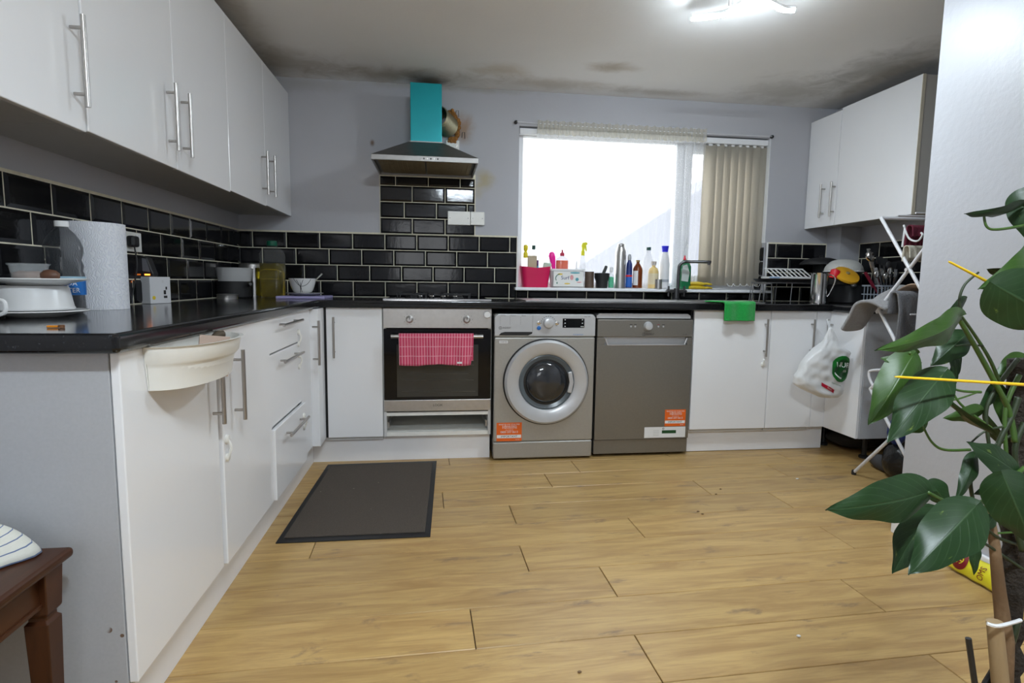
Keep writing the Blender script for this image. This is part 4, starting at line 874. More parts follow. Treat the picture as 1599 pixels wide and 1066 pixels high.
vessel('steel_cup', 'small steel flask cup with black base in front of the lotion bottle', 'cup', 1022, 1034, 436, .535, [(1, 0), (1, .12), (.92, .14), (.92, 1), (.82, 1), (.82, .2)], inox)
vessel('spray_bottle', 'white cleaning bottle with bright blue cap on the sill', 'bottle', 1029, 1044, 384, .60, [(1, .02), (1, .58), (.85, .70), (.5, .86), (.45, .87)], M('white_bottle', (.72, .72, .74), .35), [('cap', [(.55, .86), (.62, .93), (.72, 1)], M('bright_blue', (.02, .02, .62), .4)), ('print', [(1.02, .16), (1.02, .22)], M('grey_print', (.35, .37, .42), .5))])
x, r, h = spot(1059, 1078, 399, .575); t = thing('washing_up_liquid', 'green and orange washing-up bottle with red cap behind the tap', 'bottle', (x, .575, SZ), 'things on the window sill')
mb = MB(); mb.loft([rr_ring(x+o_*r, .575, SZ+h*z_, r*s_, .022*s_, 24, 2.6) for z_, s_, o_ in ((0, .9, 0), (.03, 1, 0), (.45, 1, 0), (.68, .95, .02), (.82, .55, .05), (.88, .35, .0))]); mb.build('body', M('green_bottle', (.01, .16, .06), .2, coat=.5), t, smooth=2)
mb = MB(); mb.loft([rr_ring(x+.55*r, .575, SZ+h*z_, r*s_, .0235*s_, 24, 2.6) for z_, s_ in ((.40, .42), (.55, .46), (.68, .42), (.80, .20))]); mb.build('orange_panel', M('orange_plastic', (.75, .20, .02), .4), t, smooth=2)
mb = MB(); mb.prism([(x-r*.75, SZ+h*.25), (x+r*.35, SZ+h*.22), (x+r*.55, SZ+h*.5), (x+r*.1, SZ+h*.74), (x-r*.6, SZ+h*.70)], lambda u_, v_, w_: (u_, .5515-w_, v_), .001); mb.build('label', M('silver_label', (.55, .60, .57), .4), t)
mb = MB(); mb.lathe([(.010, h*.87), (.010, h*.91), (.006, h*.93), (.005, h)], (x-r*.1, .575, SZ), 14); mb.build('cap', M('red_plastic', (.70, .01, .05), .4), t, smooth=True)
# rubber gloves, cutlery rest
gm = M('yellow_rubber', (.62, .44, .02), .5, noise=(20, .2))
def glove(cx, cy, cz, ang, label):
    t = thing('rubber_glove', label, 'glove', (cx, cy, cz), 'rubber gloves on the sill'); c_, s_ = math.cos(ang), math.sin(ang); mb = MB(); R = []
    for i, (u_, hw, ht) in enumerate(((-.075, .020, .010), (-.05, .026, .013), (0, .026, .014), (.035, .030, .012), (.05, .024, .010))):
        R.append([Vector((cx+(u_)*c_-hw*math.cos(2*PI*k/14)*s_, cy+u_*s_+hw*math.cos(2*PI*k/14)*c_, cz+ht+ht*math.sin(2*PI*k/14))) for k in range(14)])
    mb.loft(R); mb.build('palm', gm, t, smooth=2)
    for j, (off, ln, sp) in enumerate(((-.020, .050, -.25), (-.007, .060, -.05), (.007, .058, .1), (.020, .045, .3))):
        p0 = (.04, off); p1 = (.04+ln*math.cos(sp), off+ln*math.sin(sp)); mb = MB()
        w = lambda p_, z_: (cx+p_[0]*c_-p_[1]*s_, cy+p_[0]*s_+p_[1]*c_, cz+z_)
        mb.tube([w(p0, .010), w(((p0[0]+p1[0])/2, (p0[1]+p1[1])/2), .014), w(p1, .008)], [.008, .0075, .006], 10); mb.build('finger', gm, t, smooth=2)
    mb = MB(); mb.tube([w((.0, .022), .012), w((.03, .042), .014), w((.05, .046), .010)], [.009, .008, .006], 10); mb.build('thumb', gm, t, smooth=2)
P = aty(1090, 446, .57); glove(P.x, .57, SZ+.0005, .1, 'yellow rubber glove lying lowest on the window sill'); glove(P.x-.01, .575, SZ+.026, -.25, 'yellow rubber glove lying on top of the other glove')
P = aty(1118, 446, .56); mb = MB(); mb.lathe([(.03, 0), (.042, .006), (.040, .008), (.026, .003)], (P.x, .56, SZ), 24); solo(mb.build('dish', whitep, None, smooth=True), 'little white dish right of the rubber gloves', 'dish', 'things on the window sill')
# ------------------------------------------------------------------ left worktop things
WT = .9105
def stand(px, Y, py=470): P = aty(px, py, Y); return P.x, mpp((P.x, Y, .95))
# plates, bowl, deli tub
Yp = -1.47; P = aty(58, 485, Yp); x = P.x; m_ = mpp((x, Yp, .95))
pr = M('white_enamel', (.70, .70, .70), .2, noise=(6, .05))
def plate(cx, cy, z, r, label, mat=porc, name='plate', rot=0):
    mb = MB(); mb.lathe([(r*.55, 0), (r*.60, .004), (r*.97, .014), (r, .016), (r*.98, .0185), (r*.60, .008), (.01, .007)], (cx, cy, z), 36, cap1=True); return solo(mb.build(name, mat, None, smooth=True), label, 'plate', 'crockery on the left worktop')
R0 = 66*m_
plate(x, Yp, WT, R0*1.03, 'white dinner plate under the upturned bowl by the bottle')
z1 = aty(60, 450, Yp).z; hb_ = .058+.0
bz = WT+.0195; bt = aty(55, 446, Yp-.08).z
mb = MB(); mb.lathe([(R0*.79, 0), (R0*.80, .004), (R0*.775, .008), (R0*.70, bt-bz-.006), (R0*.675, bt-bz-.001), (R0*.40, bt-bz)], (x-.008, Yp, bz), 36); solo(mb.build('baking_dish', pr, None, smooth=True), 'white round dish turned upside down on a plate', 'dish', 'crockery on the left worktop')
plate(x+.008, Yp, bt+.0005, R0*.98, 'white plate lying on the upturned dish under a deli tub')
dz = bt+.0095
tb = thing('deli_tub', 'clear plastic tub with scraps on top of the plate stack', 'tub', (x, Yp, dz)); mb = MB(); r = 25*m_; mb.lathe([(r*.82, 0), (r*.98, .042), (r*1.08, .045), (r*1.08, .048), (r*.97, .047), (r*.80, .003)], (x-.012, Yp, dz), 28); mb.build('body', clear_pl, tb, smooth=True)
mb = MB(); mb.lathe([(r*.78, .003), (r*.84, .022), (r*.5, .028), (.002, .026)], (x-.012, Yp, dz), 20); mb.build('food_scraps', M('pinkish_scraps', (.36, .25, .2), .8, noise=(40, .5)), tb, smooth=2)
P = aty(88, 438, Yp); mb = MB(); mb.sph((P.x+.004, Yp-.03, dz+.017), .017, 10, (1.5, .8, .95)); solo(mb.build('date_fruit', M('date_brown', (.13, .06, .035), .5, noise=(30, .5)), None, smooth=2), 'brown wrinkled fruit beside the deli tub', 'fruit')
# orange clip near the worktop edge
P = atz(85, 511.5, WT); t = thing('clip', 'small orange clip lying on the near worktop edge', 'clip', P); om_ = M('orange_clip', (.75, .25, .01), .4)
mb = MB(); mb.box(P.x-.014, P.x+.008, P.y-.004, P.y+.004, WT, WT+.005); mb.build('body', om_, t, bev=.002); mb = MB(); mb.cyl((P.x+.014, P.y, WT+.0), (P.x+.014, P.y, WT+.006), .006, 14); mb.build('pivot', M('brown_rubber', (.15, .06, .02), .6), t)
# glass mug cut by the frame
P = aty(-26, 480, -1.62); t = thing('glass_mug', 'clear glass mug at the left photo edge', 'mug', (P.x, -1.62, WT)); mb = MB(); mb.lathe([(.036, 0), (.038, .06), (.035, .06), (.034, .006)], (P.x-.012, -1.62, WT), 24); mb.build('body', clear_pl, t, smooth=True); mb = MB(); mb.tube(smooth_path([(P.x+.024, -1.62, WT+.05), (P.x+.046, -1.62, WT+.046), (P.x+.046, -1.62, WT+.02), (P.x+.024, -1.62, WT+.012)], 5), .005, 8); mb.build('handle', whitep, t, smooth=True)
# soda bottle
P = aty(105, 480, -1.30); x = P.x; m_ = mpp((x, -1.30, 1.0)); H = aty(98, 345, -1.30).z-WT; r = 26*m_
sb = thing('soda_bottle', 'clear plastic soda water bottle with blue label', 'bottle', (x, -1.30, WT))
mb = MB(); mb.lathe([(r*.75, 0), (r*.95, .01), (r*.92, H*.20), (r*.98, H*.26), (r*.98, H*.42), (r*.90, H*.46), (r*.96, H*.52), (r*.86, H*.58), (r*.97, H*.66), (r*.98, H*.72), (r*.84, H*.80), (r*.60, H*.87), (r*.34, H*.92), (r*.30, H*.945)], (x, -1.30, WT), 32); mb.build('body', thin_mat('bottle_clear', (.04, .045, .05), .42, .04), sb, smooth=True)
mb = MB(); mb.lathe([(r*.33, H*.935), (r*.36, H*.94), (r*.36, H*.995), (r*.33, H)], (x, -1.30, WT), 24); mb.build('cap', whitep, sb, smooth=True)
mb = MB(); mb.lathe([(r*1.0, H*.20), (r*1.0, H*.40)], (x, -1.30, WT), 40, cap0=False, cap1=False); lb = mb.build('label', M('blue_label', (.008, .15, .50), .35, noise=(12, .4)), sb, smooth=True)
mb = MB(); mb.lathe([(r*1.004, H*.37), (r*1.004, H*.402)], (x, -1.30, WT), 40, cap0=False, cap1=False); mb.build('label_band', M('pale_blue_band', (.35, .55, .68), .4), lb, smooth=True)
ang = math.atan2(CAM.x-x, -(CAM.y+1.30))
for s_, zz in (('SODA', .325), ('WATER', .25)): text('lettering', s_, .019, whitep, lb, lambda a_, b_, zz=zz: (x+r*1.012*math.sin(ang+.05+a_/r), -1.30-r*1.012*math.cos(ang+.05+a_/r), WT+H*zz+b_))
# kitchen roll
Yk = -1.06; P = aty(152, 480, Yk); x = P.x; m_ = mpp((x, Yk, 1.05)); r = 43*m_; H = aty(150, 349, Yk).z-WT
kr = thing('kitchen_roll', 'large white embossed kitchen paper roll', 'paper roll', (x, Yk, WT))
def paper_mat():
    m, N, L, p = nt('embossed_paper'); tc = N.new('ShaderNodeTexCoord'); w = N.new('ShaderNodeTexWave'); w.inputs['Scale'].default_value = 55; w.inputs['Distortion'].default_value = 14; w.inputs['Detail'].default_value = 1; w.inputs['Detail Scale'].default_value = .9
    L.new(tc.outputs['Object'], w.inputs['Vector']); L.new(mixc(N, L, ramp_(N, L, w.outputs['Fac'], .05, .3), (.70, .715, .78), (.80, .81, .85)), p.inputs['Base Color']); p.inputs['Roughness'].default_value = .9
    b = N.new('ShaderNodeBump'); b.inputs['Strength'].default_value = .4; b.inputs['Distance'].default_value = .003; L.new(w.outputs['Fac'], b.inputs['Height']); L.new(b.outputs[0], p.inputs['Normal']); return m
mb = MB(); mb.lathe([(r, 0), (r, H), (.022, H), (.022, 0)], (x, Yk, WT), 48, cap0=False, cap1=False); mb.f += [(k, (k+1) % 48, 144+(k+1) % 48, 144+k) for k in range(48)]; mb.build('paper', paper_mat(), kr, smooth=True)
mb = MB(); mb.lathe([(.0215, .001), (.0215, H-.001), (.019, H-.001), (.019, .001)], (x, Yk, WT), 24); mb.build('core', M('cardboard', (.40, .29, .18), .85), kr, smooth=True)
# white box with the black gadget
Yb = -.64; P = aty(226, 465, Yb); x = P.x; m_ = mpp((x, Yb, .95)); s_ = 26*m_; H = aty(240, 432, Yb).z-WT
bx_ = thing('carton', 'white cardboard box with yellow dot on the left worktop', 'box', (x, Yb+.05, WT)); mb = MB(); mb.box(-s_*.75, s_*.75, -s_*.75, s_*.75, 0, H); rm = Matrix.Translation((x, Yb+.05, WT)) @ Matrix.Rotation(math.radians(-21), 4, 'Z'); mb.xf(rm); mb.build('box', M('white_card', (.66, .66, .68), .6), bx_, bev=.0015)
fc = lambda u_, v_, o_=0: rm @ Vector((u_, -s_*.75-.0008-o_, v_))
fr_ = lambda u_, v_, o_=0: rm @ Vector((s_*.75+.0008+o_, u_, v_))
mb = MB(); mb.add([fr_(-s_*.50+.008*math.cos(k*PI/6), H*.22+.008*math.sin(k*PI/6)) for k in range(12)], [tuple(range(12))]); mb.build('yellow_dot', M('yellow_dot', (.75, .55, .02), .5), bx_)
for uu, zz, ww, hh in ((.30, .34, .012, .014), (.30, .46, .012, .004), (.34, .20, .018, .010), (.42, .52, .008, .012), (.18, .78, .010, .010)):
    mb = MB(); mb.add([fr_(s_*uu-ww/2, H*zz), fr_(s_*uu+ww/2, H*zz), fr_(s_*uu+ww/2, H*zz+hh), fr_(s_*uu-ww/2, H*zz+hh)], [(0, 1, 2, 3)]); mb.build('print_mark', black_pl if uu != .18 else white_side, bx_)
gd = thing('gadget', 'black wedge-shaped charger with orange light on the white box', 'charger', (x, Yb+.05, WT+H)); g0 = WT+H+.0005
mb = MB(); mb.prism([(-.062, 0), (.034, 0), (.038, .012), (.012, .078), (-.030, .086), (-.055, .02)], lambda u_, v_, w_: (x+u_*.85, Yb+.012+w_, g0+v_), .045); mb.build('body', black_pl, gd, bev=.004)
mb = MB(); mb.prism([(-.030, .026), (.026, .018), (.008, .072), (-.028, .078)], lambda u_, v_, w_: (x+u_*.85, Yb+.0105+w_, g0+v_), .001); mb.build('screen', M('grey_screen', (.20, .20, .22), .25), gd)
mb = MB(); mb.box(x+.0, x+.020, Yb+.009, Yb+.0115, g0+.005, g0+.011); mb.build('indicator_light', M('orange_led', (1, .25, .03), .4, emit=3), gd)
# back-left corner group
def disc_at(px, Y): P = aty(px, 462, Y); return P.x, mpp((P.x, Y, .95))
x, m_ = disc_at(355, -.02); H = aty(355, 456, -.02).z-WT
mb = MB(); mb.lathe([(15*m_, 0), (15*m_, .020), (15.6*m_, .024), (14*m_, .026), (.004, .026)], (x, -.02, WT), 28); solo(mb.build('tin_lid', inox, None, smooth=True), 'low round steel tin on the left worktop near the corner', 'tin')
x, m_ = disc_at(366, .20); t = thing('saucepan', 'black saucepan in the back left corner carrying a plastic tub', 'saucepan', (x, .20, WT)); Hs = aty(366, 439, .20).z-WT; mb = MB(); r = 25*m_; mb.lathe([(r*.92, 0), (r, .006), (r, Hs), (r*.95, Hs), (r*.93, .008)], (x, .20, WT), 28); mb.build('body', black_mt, t, smooth=True)
mb = MB(); mb.cyl((x+r, .18, WT+Hs*.8), (x+r+.02, .13, WT+Hs*.85), .008, 10); mb.build('handle', black_pl, t, smooth=True)
Ht = aty(366, 418, .20).z-WT-Hs; mb = MB(); mb.lathe([(r*.92, 0), (r*1.08, Ht-.004), (r*1.12, Ht), (r*1.05, Ht), (r*.90, .003)], (x+.004, .20, WT+Hs+.0005), 28); solo(mb.build('food_container', frost_pl, None, smooth=True), 'frosted plastic container on top of the black saucepan', 'container')
x, m_ = disc_at(397, .46); Hc = aty(397, 411, .46).z-WT; r = 20*m_; t = thing('canister', 'tall shiny steel canister in the back left corner', 'canister', (x, .46, WT)); mb = MB(); mb.lathe([(r, 0), (r, Hc*.86)], (x, .46, WT), 32); mb.build('body', chrome, t, smooth=True); mb = MB(); mb.lathe([(r*1.04, Hc*.86), (r*1.04, Hc*.96), (r*.95, Hc), (.004, Hc)], (x, .46, WT), 32); mb.build('lid', inox, t, smooth=True)
mb = MB(); mb.cyl((x-.005, .46-r-.012, WT+Hc*.33), (x-.005, .46-r-.012, WT+Hc*.62), .008, 10); mb.build('clasp', black_pl, t)
x, m_ = disc_at(427, .33); Ho = aty(426, 376, .33).z-WT; r = 18.5*m_; t = thing('oil_bottle', 'large clear bottle of yellow cooking oil with green cap', 'bottle', (x, .33, WT))
def sq(z_, s__): return rr_ring(x, .33, WT+Ho*z_, r*s__, r*.8*s__, 28, 3.2)
mb = MB(); mb.loft([sq(0, .9), sq(.02, 1), sq(.30, 1), sq(.33, .96), sq(.36, 1), sq(.62, 1), sq(.65, .94), sq(.68, .98), sq(.76, .98), sq(.84, .80), sq(.89, .38), sq(.93, .32)]); mb.build('body', thin_mat('oil_bottle_clear', (.4, .42, .42), .06), t, smooth=2)
mb = MB(); mb.loft([sq(.01, .88), sq(.03, .96), sq(.30, .96), sq(.33, .92), sq(.36, .96), sq(.60, .96)]); mb.build('oil', M('cooking_oil', (.78, .62, .03), .06, trans=.92, ior=1.4), t, smooth=2)
mb = MB(); mb.lathe([(r*.40, Ho*.91), (r*.42, Ho*.92), (r*.42, Ho*.985), (r*.36, Ho)], (x, .33, WT), 20); mb.build('cap', M('green_cap', (.005, .11, .06), .4), t, smooth=True)
# lilac board, plate, bowl, spoon
Yd = .20; a_, b_ = aty(438, 463, Yd), aty(512, 463, Yd); mb = MB(); mb.box(a_.x, b_.x, .10, .36, WT, WT+.014); solo(mb.build('chopping_board', M('lilac_plastic', (.42, .38, .66), .4), None, bev=.003), 'lilac plastic chopping board under the patterned bowl', 'board')
x, m_ = disc_at(476, .24); bz = WT+.0145
mb = MB(); r = 28*m_; mb.lathe([(r*.55, 0), (r*.6, .003), (r, .014), (r, .016), (r*.6, .007), (.01, .006)], (x, .24, bz), 32); o = solo(mb.build('plate', M('patterned_plate', (.40, .40, .40), .2, noise=(60, .8)), None, smooth=True), 'small patterned plate between lilac board and bowl', 'plate')
x, m_ = disc_at(473, .24); r = 20.5*m_; H = aty(473, 434, .24).z-bz-.012; t = thing('bowl', 'white bowl with black brush-stroke pattern on the lilac board', 'bowl', (x, .24, bz+.010))
def brad(z_): return r*(.45+.55*min(1, (z_/H))**.45)
mb = MB(); mb.lathe([(r*.40, 0), (r*.45, .003)]+[(brad(H*k/8), H*k/8) for k in range(1, 9)]+[(brad(H)-.003, H)]+[(brad(H*k/8)-.004, H*k/8+.003) for k in range(7, 0, -1)], (x, .24, bz+.010), 36); mb.build('body', porc, t, smooth=True)
for pts in (((-.5, .98), (-.2, .62), (.15, .5), (.55, .65), (.8, .95)), ((-.28, .9), (-.05, .5), (.12, .12)), ((.22, .92), (.02, .5), (-.05, .1)), ((.0, .75), (.05, .3))):
    mb = MB(); mb.tube(smooth_path([(x+(brad(H*v)+.0006)*math.sin(u_+.05), .24-(brad(H*v)+.0006)*math.cos(u_+.05), bz+.010+H*v) for u_, v in pts], 5), .0014, 5); mb.build('brush_stroke', black_pl, t)
mb = MB(); p0 = Vector((x+.02, .25, bz+.03)); p1 = aty(503, 427, .27); mb.tube([p0, p0.lerp(p1, .5)+Vector((0, 0, .003)), p1], [.004, .003, .005], 8); mb.sph(p0, .016, 10, (1.2, .8, .4)); solo(mb.build('spoon', inox, None, smooth=2), 'steel spoon resting in the patterned bowl', 'spoon')
# ------------------------------------------------------------------ hanging bin
hb = thing('hanging_bin', 'white half-round plastic bin hooked on the first cabinet door', 'bin', (-.30, -1.63, .72)); bxp = DX+.004
yc = -1.628; hw = .192
zt, zb = .8655, .768
def half(z_, s__, sx): return [Vector((bxp+.0+(.115*sx)*math.sin(PI*k/24)**.8, yc+hw*s__*-math.cos(PI*k/24), z_)) for k in range(25)]
def bin_ring(z_, s__, sx, dx=0): return [q+Vector((dx, 0, 0)) for q in half(z_, s__, sx)]
R = [bin_ring(zb, .93, .80), bin_ring(zb+.05, .95, .88), bin_ring(zt-.04, .96, .95), bin_ring(zt-.034, .985, 1.0), bin_ring(zt, 1.0, 1.05), bin_ring(zt+.002, 1.03, 1.10), bin_ring(zt+.002, .97, .98, .004), bin_ring(zb+.004, .90, .74, .004)]
mb = MB(); mb.loft(R); mb.v = [Vector((q.x, q.y, q.z)) for q in mb.v]; mb.build('body', cream_pl, hb, smooth=True)
mb = MB(); mb.prism([(yc-hw*1.0, zt), (yc-hw*.9, zt+.008), (yc+hw*.9, zt+.008), (yc+hw*1.0, zt), (yc+hw*.93, zb), (yc-hw*.93, zb)], lambda u_, v_, w_: (bxp-.0032+w_, u_, v_), .0025); mb.build('back_plate', cream_pl, hb)
mb = MB(); mb.box(DX+.0004, DX+.0007, yc-.05, yc+.05, zt-.03, .8685); mb.build('hook', cream_pl, hb)
mb = MB(); mb.box(-.036, .036, -.0015, .0015, 0, .105); mb.box(-.036, .036, .007, .010, .004, .10); mb.xf(Matrix.Translation((bxp+.060, yc+.02, .768)) @ Matrix.Rotation(-.25, 4, 'X') @ Matrix.Rotation(.55, 4, 'Z')); solo(mb.build('cardboard', M('pinkish_card', (.46, .34, .27), .8)), 'folded beige card sticking out of the hanging bin', 'cardboard')
mb = MB(); mb.tube(smooth_path([(bxp+.03, yc+.10, .80), (bxp+.02, yc+.15, .855), (bxp+.035, yc+.175, .863)]), [.010]*13, 8); solo(mb.build('peel', M('brown_peel', (.07, .05, .03), .7), None, smooth=2), 'dark brown peel at the far end of the bin', 'scrap')
# ------------------------------------------------------------------ floor mat
mt = thing('floor_mat', 'dark brown floor mat with black rubber border', 'mat', (-.02, -.48, 0))
C4 = [Vector((-.302, -.018)), Vector((.293, -.005)), Vector((.268, -.958)), Vector((-.325, -.955))]
ce_ = sum(C4, Vector((0, 0)))/4; inn = [q+(ce_-q).normalized()*.042 for q in C4]
mb = MB(); mb.prism([(q.x, q.y) for q in C4], lambda u_, v_, w_: (u_, v_, w_), .005); mb.build('border', M('black_rubber', (.010, .010, .011), .5), mt, bev=.0015)
mb = MB(); mb.prism([(q.x, q.y) for q in inn], lambda u_, v_, w_: (u_, v_, .0052+w_), .003); mb.build('pile', matpile_m, mt)
# crumbs on the floor
for i, (px, py, c_) in enumerate(((1247, 994, 'w'), (905, 1050, 'b'), (1125, 764, 'b'), (1118, 772, 'b'), (1097, 803, 'b'), (1090, 799, 'b'), (1245, 748, 'w'))):
    P = atz(px, py, 0); mb = MB(); mb.sph((P.x, P.y, .003), .005 if c_ == 'w' else .004, 8, (1.4+i*.1, 1, .6)); solo(mb.build('crumb', whitep if c_ == 'w' else bark_m, None, smooth=2), ('white scrap' if c_ == 'w' else 'dark crumb')+' on the oak floor '+('in the foreground right of centre', 'near the front photo edge', 'before the sink cabinet, farther of two', 'before the sink cabinet, nearer of two', 'mid-floor, right of a close pair', 'mid-floor, left of a close pair', 'in front of the carrier bag')[i], 'crumb')
# ------------------------------------------------------------------ mahogany side table with cloth
tb = thing('side_table', 'dark mahogany side table against the cabinet end panel', 'table', (-.66, -2.24, 0))
tx1, ty1, tz = -.415, -1.972, .492; tx0, ty0 = tx1-.52, ty1-.55
mb = MB(); mb.box(tx0, tx1, ty0, ty1, tz-.020, tz); mb.build('table_top', mahog, tb, bev=.008, seg=3)
for y0, y1, x0, x1 in ((ty0+.04, ty1-.04, tx1-.045, tx1-.028), (ty0+.04, ty1-.04, tx0+.028, tx0+.045), (ty0+.028, ty0+.045, tx0+.04, tx1-.04), (ty1-.045, ty1-.028, tx0+.04, tx1-.04)):
    mb = MB(); mb.box(x0, x1, y0, y1, tz-.085, tz-.0205); mb.build('apron', mahog, tb, bev=.002)
    mb = MB(); mb.box(x0-.004, x1+.004, y0-.0, y1+.0, tz-.092, tz-.083); mb.build('apron_bead', mahog, tb, bev=.002)
for sx, sy in ((1, 1), (1, -1), (-1, 1), (-1, -1)):
    cx = tx1-.040 if sx > 0 else tx0+.040; cy = ty1-.040 if sy > 0 else ty0+.040; mb = MB()
    def rg(z_, h_): return [Vector((cx+a_*h_, cy+b_*h_, z_)) for a_, b_ in ((-1, -1), (1, -1), (1, 1), (-1, 1))]
    mb.loft([rg(0, .013), rg(tz-.135, .021), rg(tz-.128, .021), rg(tz-.122, .016), rg(tz-.114, .016), rg(tz-.108, .022), rg(tz-.0205, .026)]); mb.build('leg', mahog, tb, bev=.002)
P = atz(-12, 880, tz); mb = MB()
def heap(u_, v_):
    a_ = u_*2*PI; rr = (1-v_)*.105*(1+.14*math.sin(3*a_)+.06*math.sin(7*a_)); return (P.x-.055+rr*math.cos(a_), P.y+.0+rr*math.sin(a_)*.9, tz+.002+.07*(1-(1-v_)**2.6)+.006*math.sin(a_*5)*(v_*(1-v_))*4)
solo(mb.grid(heap, 40, 14).build('striped_cloth', blue_stripe, None, smooth=2, thick=.003), 'crumpled cream cloth with blue stripes on the side table', 'cloth')
# ------------------------------------------------------------------ green cloth over the sink edge
mb = MB()
def gcl(u_, v_):
    x = 1.885+u_*.265+(.07*(1-u_) if v_ > .45 else .07*(1-u_)*v_/.45)
    s__ = v_*.235; y = .06-s__; z = .9195+.003*math.sin(u_*9)
    if s__ > .095: a_ = min(1, (s__-.095)/.016)*PI/2; y = -.035-.010*math.sin(a_); z = .9195-.010*(1-math.cos(a_))
    if s__ > .111: z = .9095-(s__-.111)*.80; y = -.045-.006*math.sin(u_*11)-.004
    return (x, y, z)
solo(mb.grid(gcl, 30, 40).build('dish_cloth', green_cloth, None, smooth=2, thick=.007), 'bright green microfibre cloth hanging over the sink edge', 'cloth')
# ------------------------------------------------------------------ wire rack with tray and drainer
wk = thing('wire_shelf', 'dark wire shelf rack standing right of the sink', 'rack', (2.65, .40, .91)); wire = M('dark_wire', (.30, .30, .31), .35, metal=.8)
z_t = .911+.125
def wire_(parent, pts, r_=.0028, nm='wire'): mb = MB(); mb.tube(pts, r_, 7); return mb.build(nm, wire, parent, smooth=True)
A = aty(1165, 430, .36); B = aty(1195, 430, .36); 
def frame_leg(xa, xb, y): return [(xa-.012, y, .9165 if xa < 2.27 else .9115), (xa, y, z_t), (xb, y, z_t), (xb+.010, y, .9115)]
for y in (.30, .47):
    wire_(wk, [(2.41, y, .9115), (2.42, y, z_t), (2.86, y, z_t), (2.872, y, .9115)], .0032, 'leg_frame')
    wire_(wk, [(2.60, y, .9115), (2.606, y, z_t)], .0028, 'leg')
for x_ in (2.42, 2.53, 2.64, 2.75, 2.86): wire_(wk, [(x_, .30, z_t+.003), (x_, .47, z_t+.003)], .0024, 'cross_wire')
wk2 = thing('wire_shelf', 'low small wire rack beside the draining end of the sink', 'rack', (2.40, .3, .91))
for y in (.18, .27):
    wire_(wk2, [(2.305, y, .9115), (2.318, y, .911+.118), (2.385, y, .911+.118), (2.392, y, .9115)], .0032, 'leg_frame')
for x_ in (2.325, 2.352, 2.38): wire_(wk2, [(x_, .18, .911+.121), (x_, .27, .911+.121)], .0024, 'cross_wire')
zz = z_t+.0065
mb = MB(); tub(mb, 2.63, .385, zz, zz+.020, .205, .085, .225, .10, t=.003); solo(mb.build('baking_tray', M('black_tray', (.02, .02, .02), .35), None, smooth=True), 'black shallow tray on top of the wire shelf', 'tray')
zz += .004
mb = MB(); mb.box(2.50, 2.80, .33, .45, zz, zz+.018); solo(mb.build('wooden_board', M('pale_wood', (.42, .31, .20), .6), None, bev=.002), 'pale wooden board lying in the black tray', 'board')
zz += .0185
dn = thing('dish_drainer', 'white plastic plate drainer tilted on the wire shelf', 'drainer', (2.64, .39, zz))
mb = MB(); mb.box(2.475, 2.80, .325, .345, zz, zz+.014); mb.box(2.475, 2.80, .435, .455, zz, zz+.014); mb.box(2.475, 2.50, .345, .435, zz, zz+.014); mb.box(2.775, 2.80, .345, .435, zz, zz+.014); mb.build('base', whitep, dn, bev=.004)
for i in range(9):
    x_ = 2.505+i*.0335; mb = MB(); mb.add([(x_-.004, .338, zz+.010), (x_+.004, .338, zz+.010), (x_+.004, .346, zz+.010), (x_-.004, .346, zz+.010), (x_-.020, .425, zz+.068), (x_-.012, .425, zz+.068), (x_-.012, .433, zz+.066), (x_-.020, .433, zz+.066)], [(0,1,2,3), (4,5,6,7), (0,1,5,4), (1,2,6,5), (2,3,7,6), (3,0,4,7)]); mb.build('plate_divider', whitep, dn)
mb = MB(); mb.box(2.482, 2.765, .424, .436, zz+.062, zz+.070); mb.build('top_rail', whitep, dn, bev=.003)
P = aty(1205, 417, .30); mb = MB(); mb.box(2.455, 2.52, .305, .322, zz+.0, zz+.012); solo(mb.build('packet', M('pale_blue_pack', (.30, .42, .60), .4), None, bev=.003), 'small pale blue packet at the edge of the tray', 'packet')
# ------------------------------------------------------------------ steel jug, pots, colander
def at_wt(px, Y): P = aty(px, 470, Y); return P.x, mpp((P.x, Y, .95))
YM = .08; x, m_ = at_wt(1277, YM); H = aty(1277, 426, YM).z-WT; r = 12.5*m_; t = thing('steel_mug', 'tall shiny steel mug with wire handle on the right worktop', 'mug', (x, YM, WT))
mb = MB(); mb.lathe([(r*.95, 0), (r*.96, .006), (r*.92, H*.2), (r*.93, H*.95), (r*1.0, H), (r*.90, H), (r*.88, .01)], (x, YM, WT), 32); mb.build('body', chrome, t, smooth=True)
hx_ = aty(1304, 440, YM-.03).x; mb = MB(); mb.tube(smooth_path([(x+r*.92, YM-.01, WT+H*.93), (x+r+.02, YM-.02, WT+H*.93), (hx_, YM-.03, WT+H*.80), (hx_-.012, YM-.03, WT+H*.55), (x+r*1.1, YM-.015, WT+H*.26), (x+r*.9, YM-.01, WT+H*.30)], 5), .0038, 8); mb.build('handle', chrome, t, smooth=True)
YP = .23; x, m_ = at_wt(1326, YP); H = aty(1326, 445, YP).z-WT; r = 31*m_; t = thing('cooking_pot', 'large black cooking pot on the right worktop', 'pot', (x, YP, WT))
mb = MB(); mb.lathe([(r*.90, 0), (r*.97, .008), (r, H*.95), (r*1.03, H), (r*.96, H), (r*.93, .01)], (x, YP, WT), 36); mb.build('body', M('black_enamel', (.012, .012, .013), .3), t, smooth=True)
mb = MB(); q0 = Vector((x+r*.75, YP-r*.70, WT+H*.9)); q1 = aty(1358, 452, YP-.20); mb.tube([q0, q0.lerp(q1, .5)+Vector((0, 0, .004)), q1], [.010, .009, .007], 10); mb.build('handle', black_pl, t, smooth=True)
mb = MB(); mb.sph((x-r*.50, YP-r*.86, WT+H*.98), .016, 12, (1.3, 1, .8)); mb.build('rivet_knob', inox, t, smooth=2)
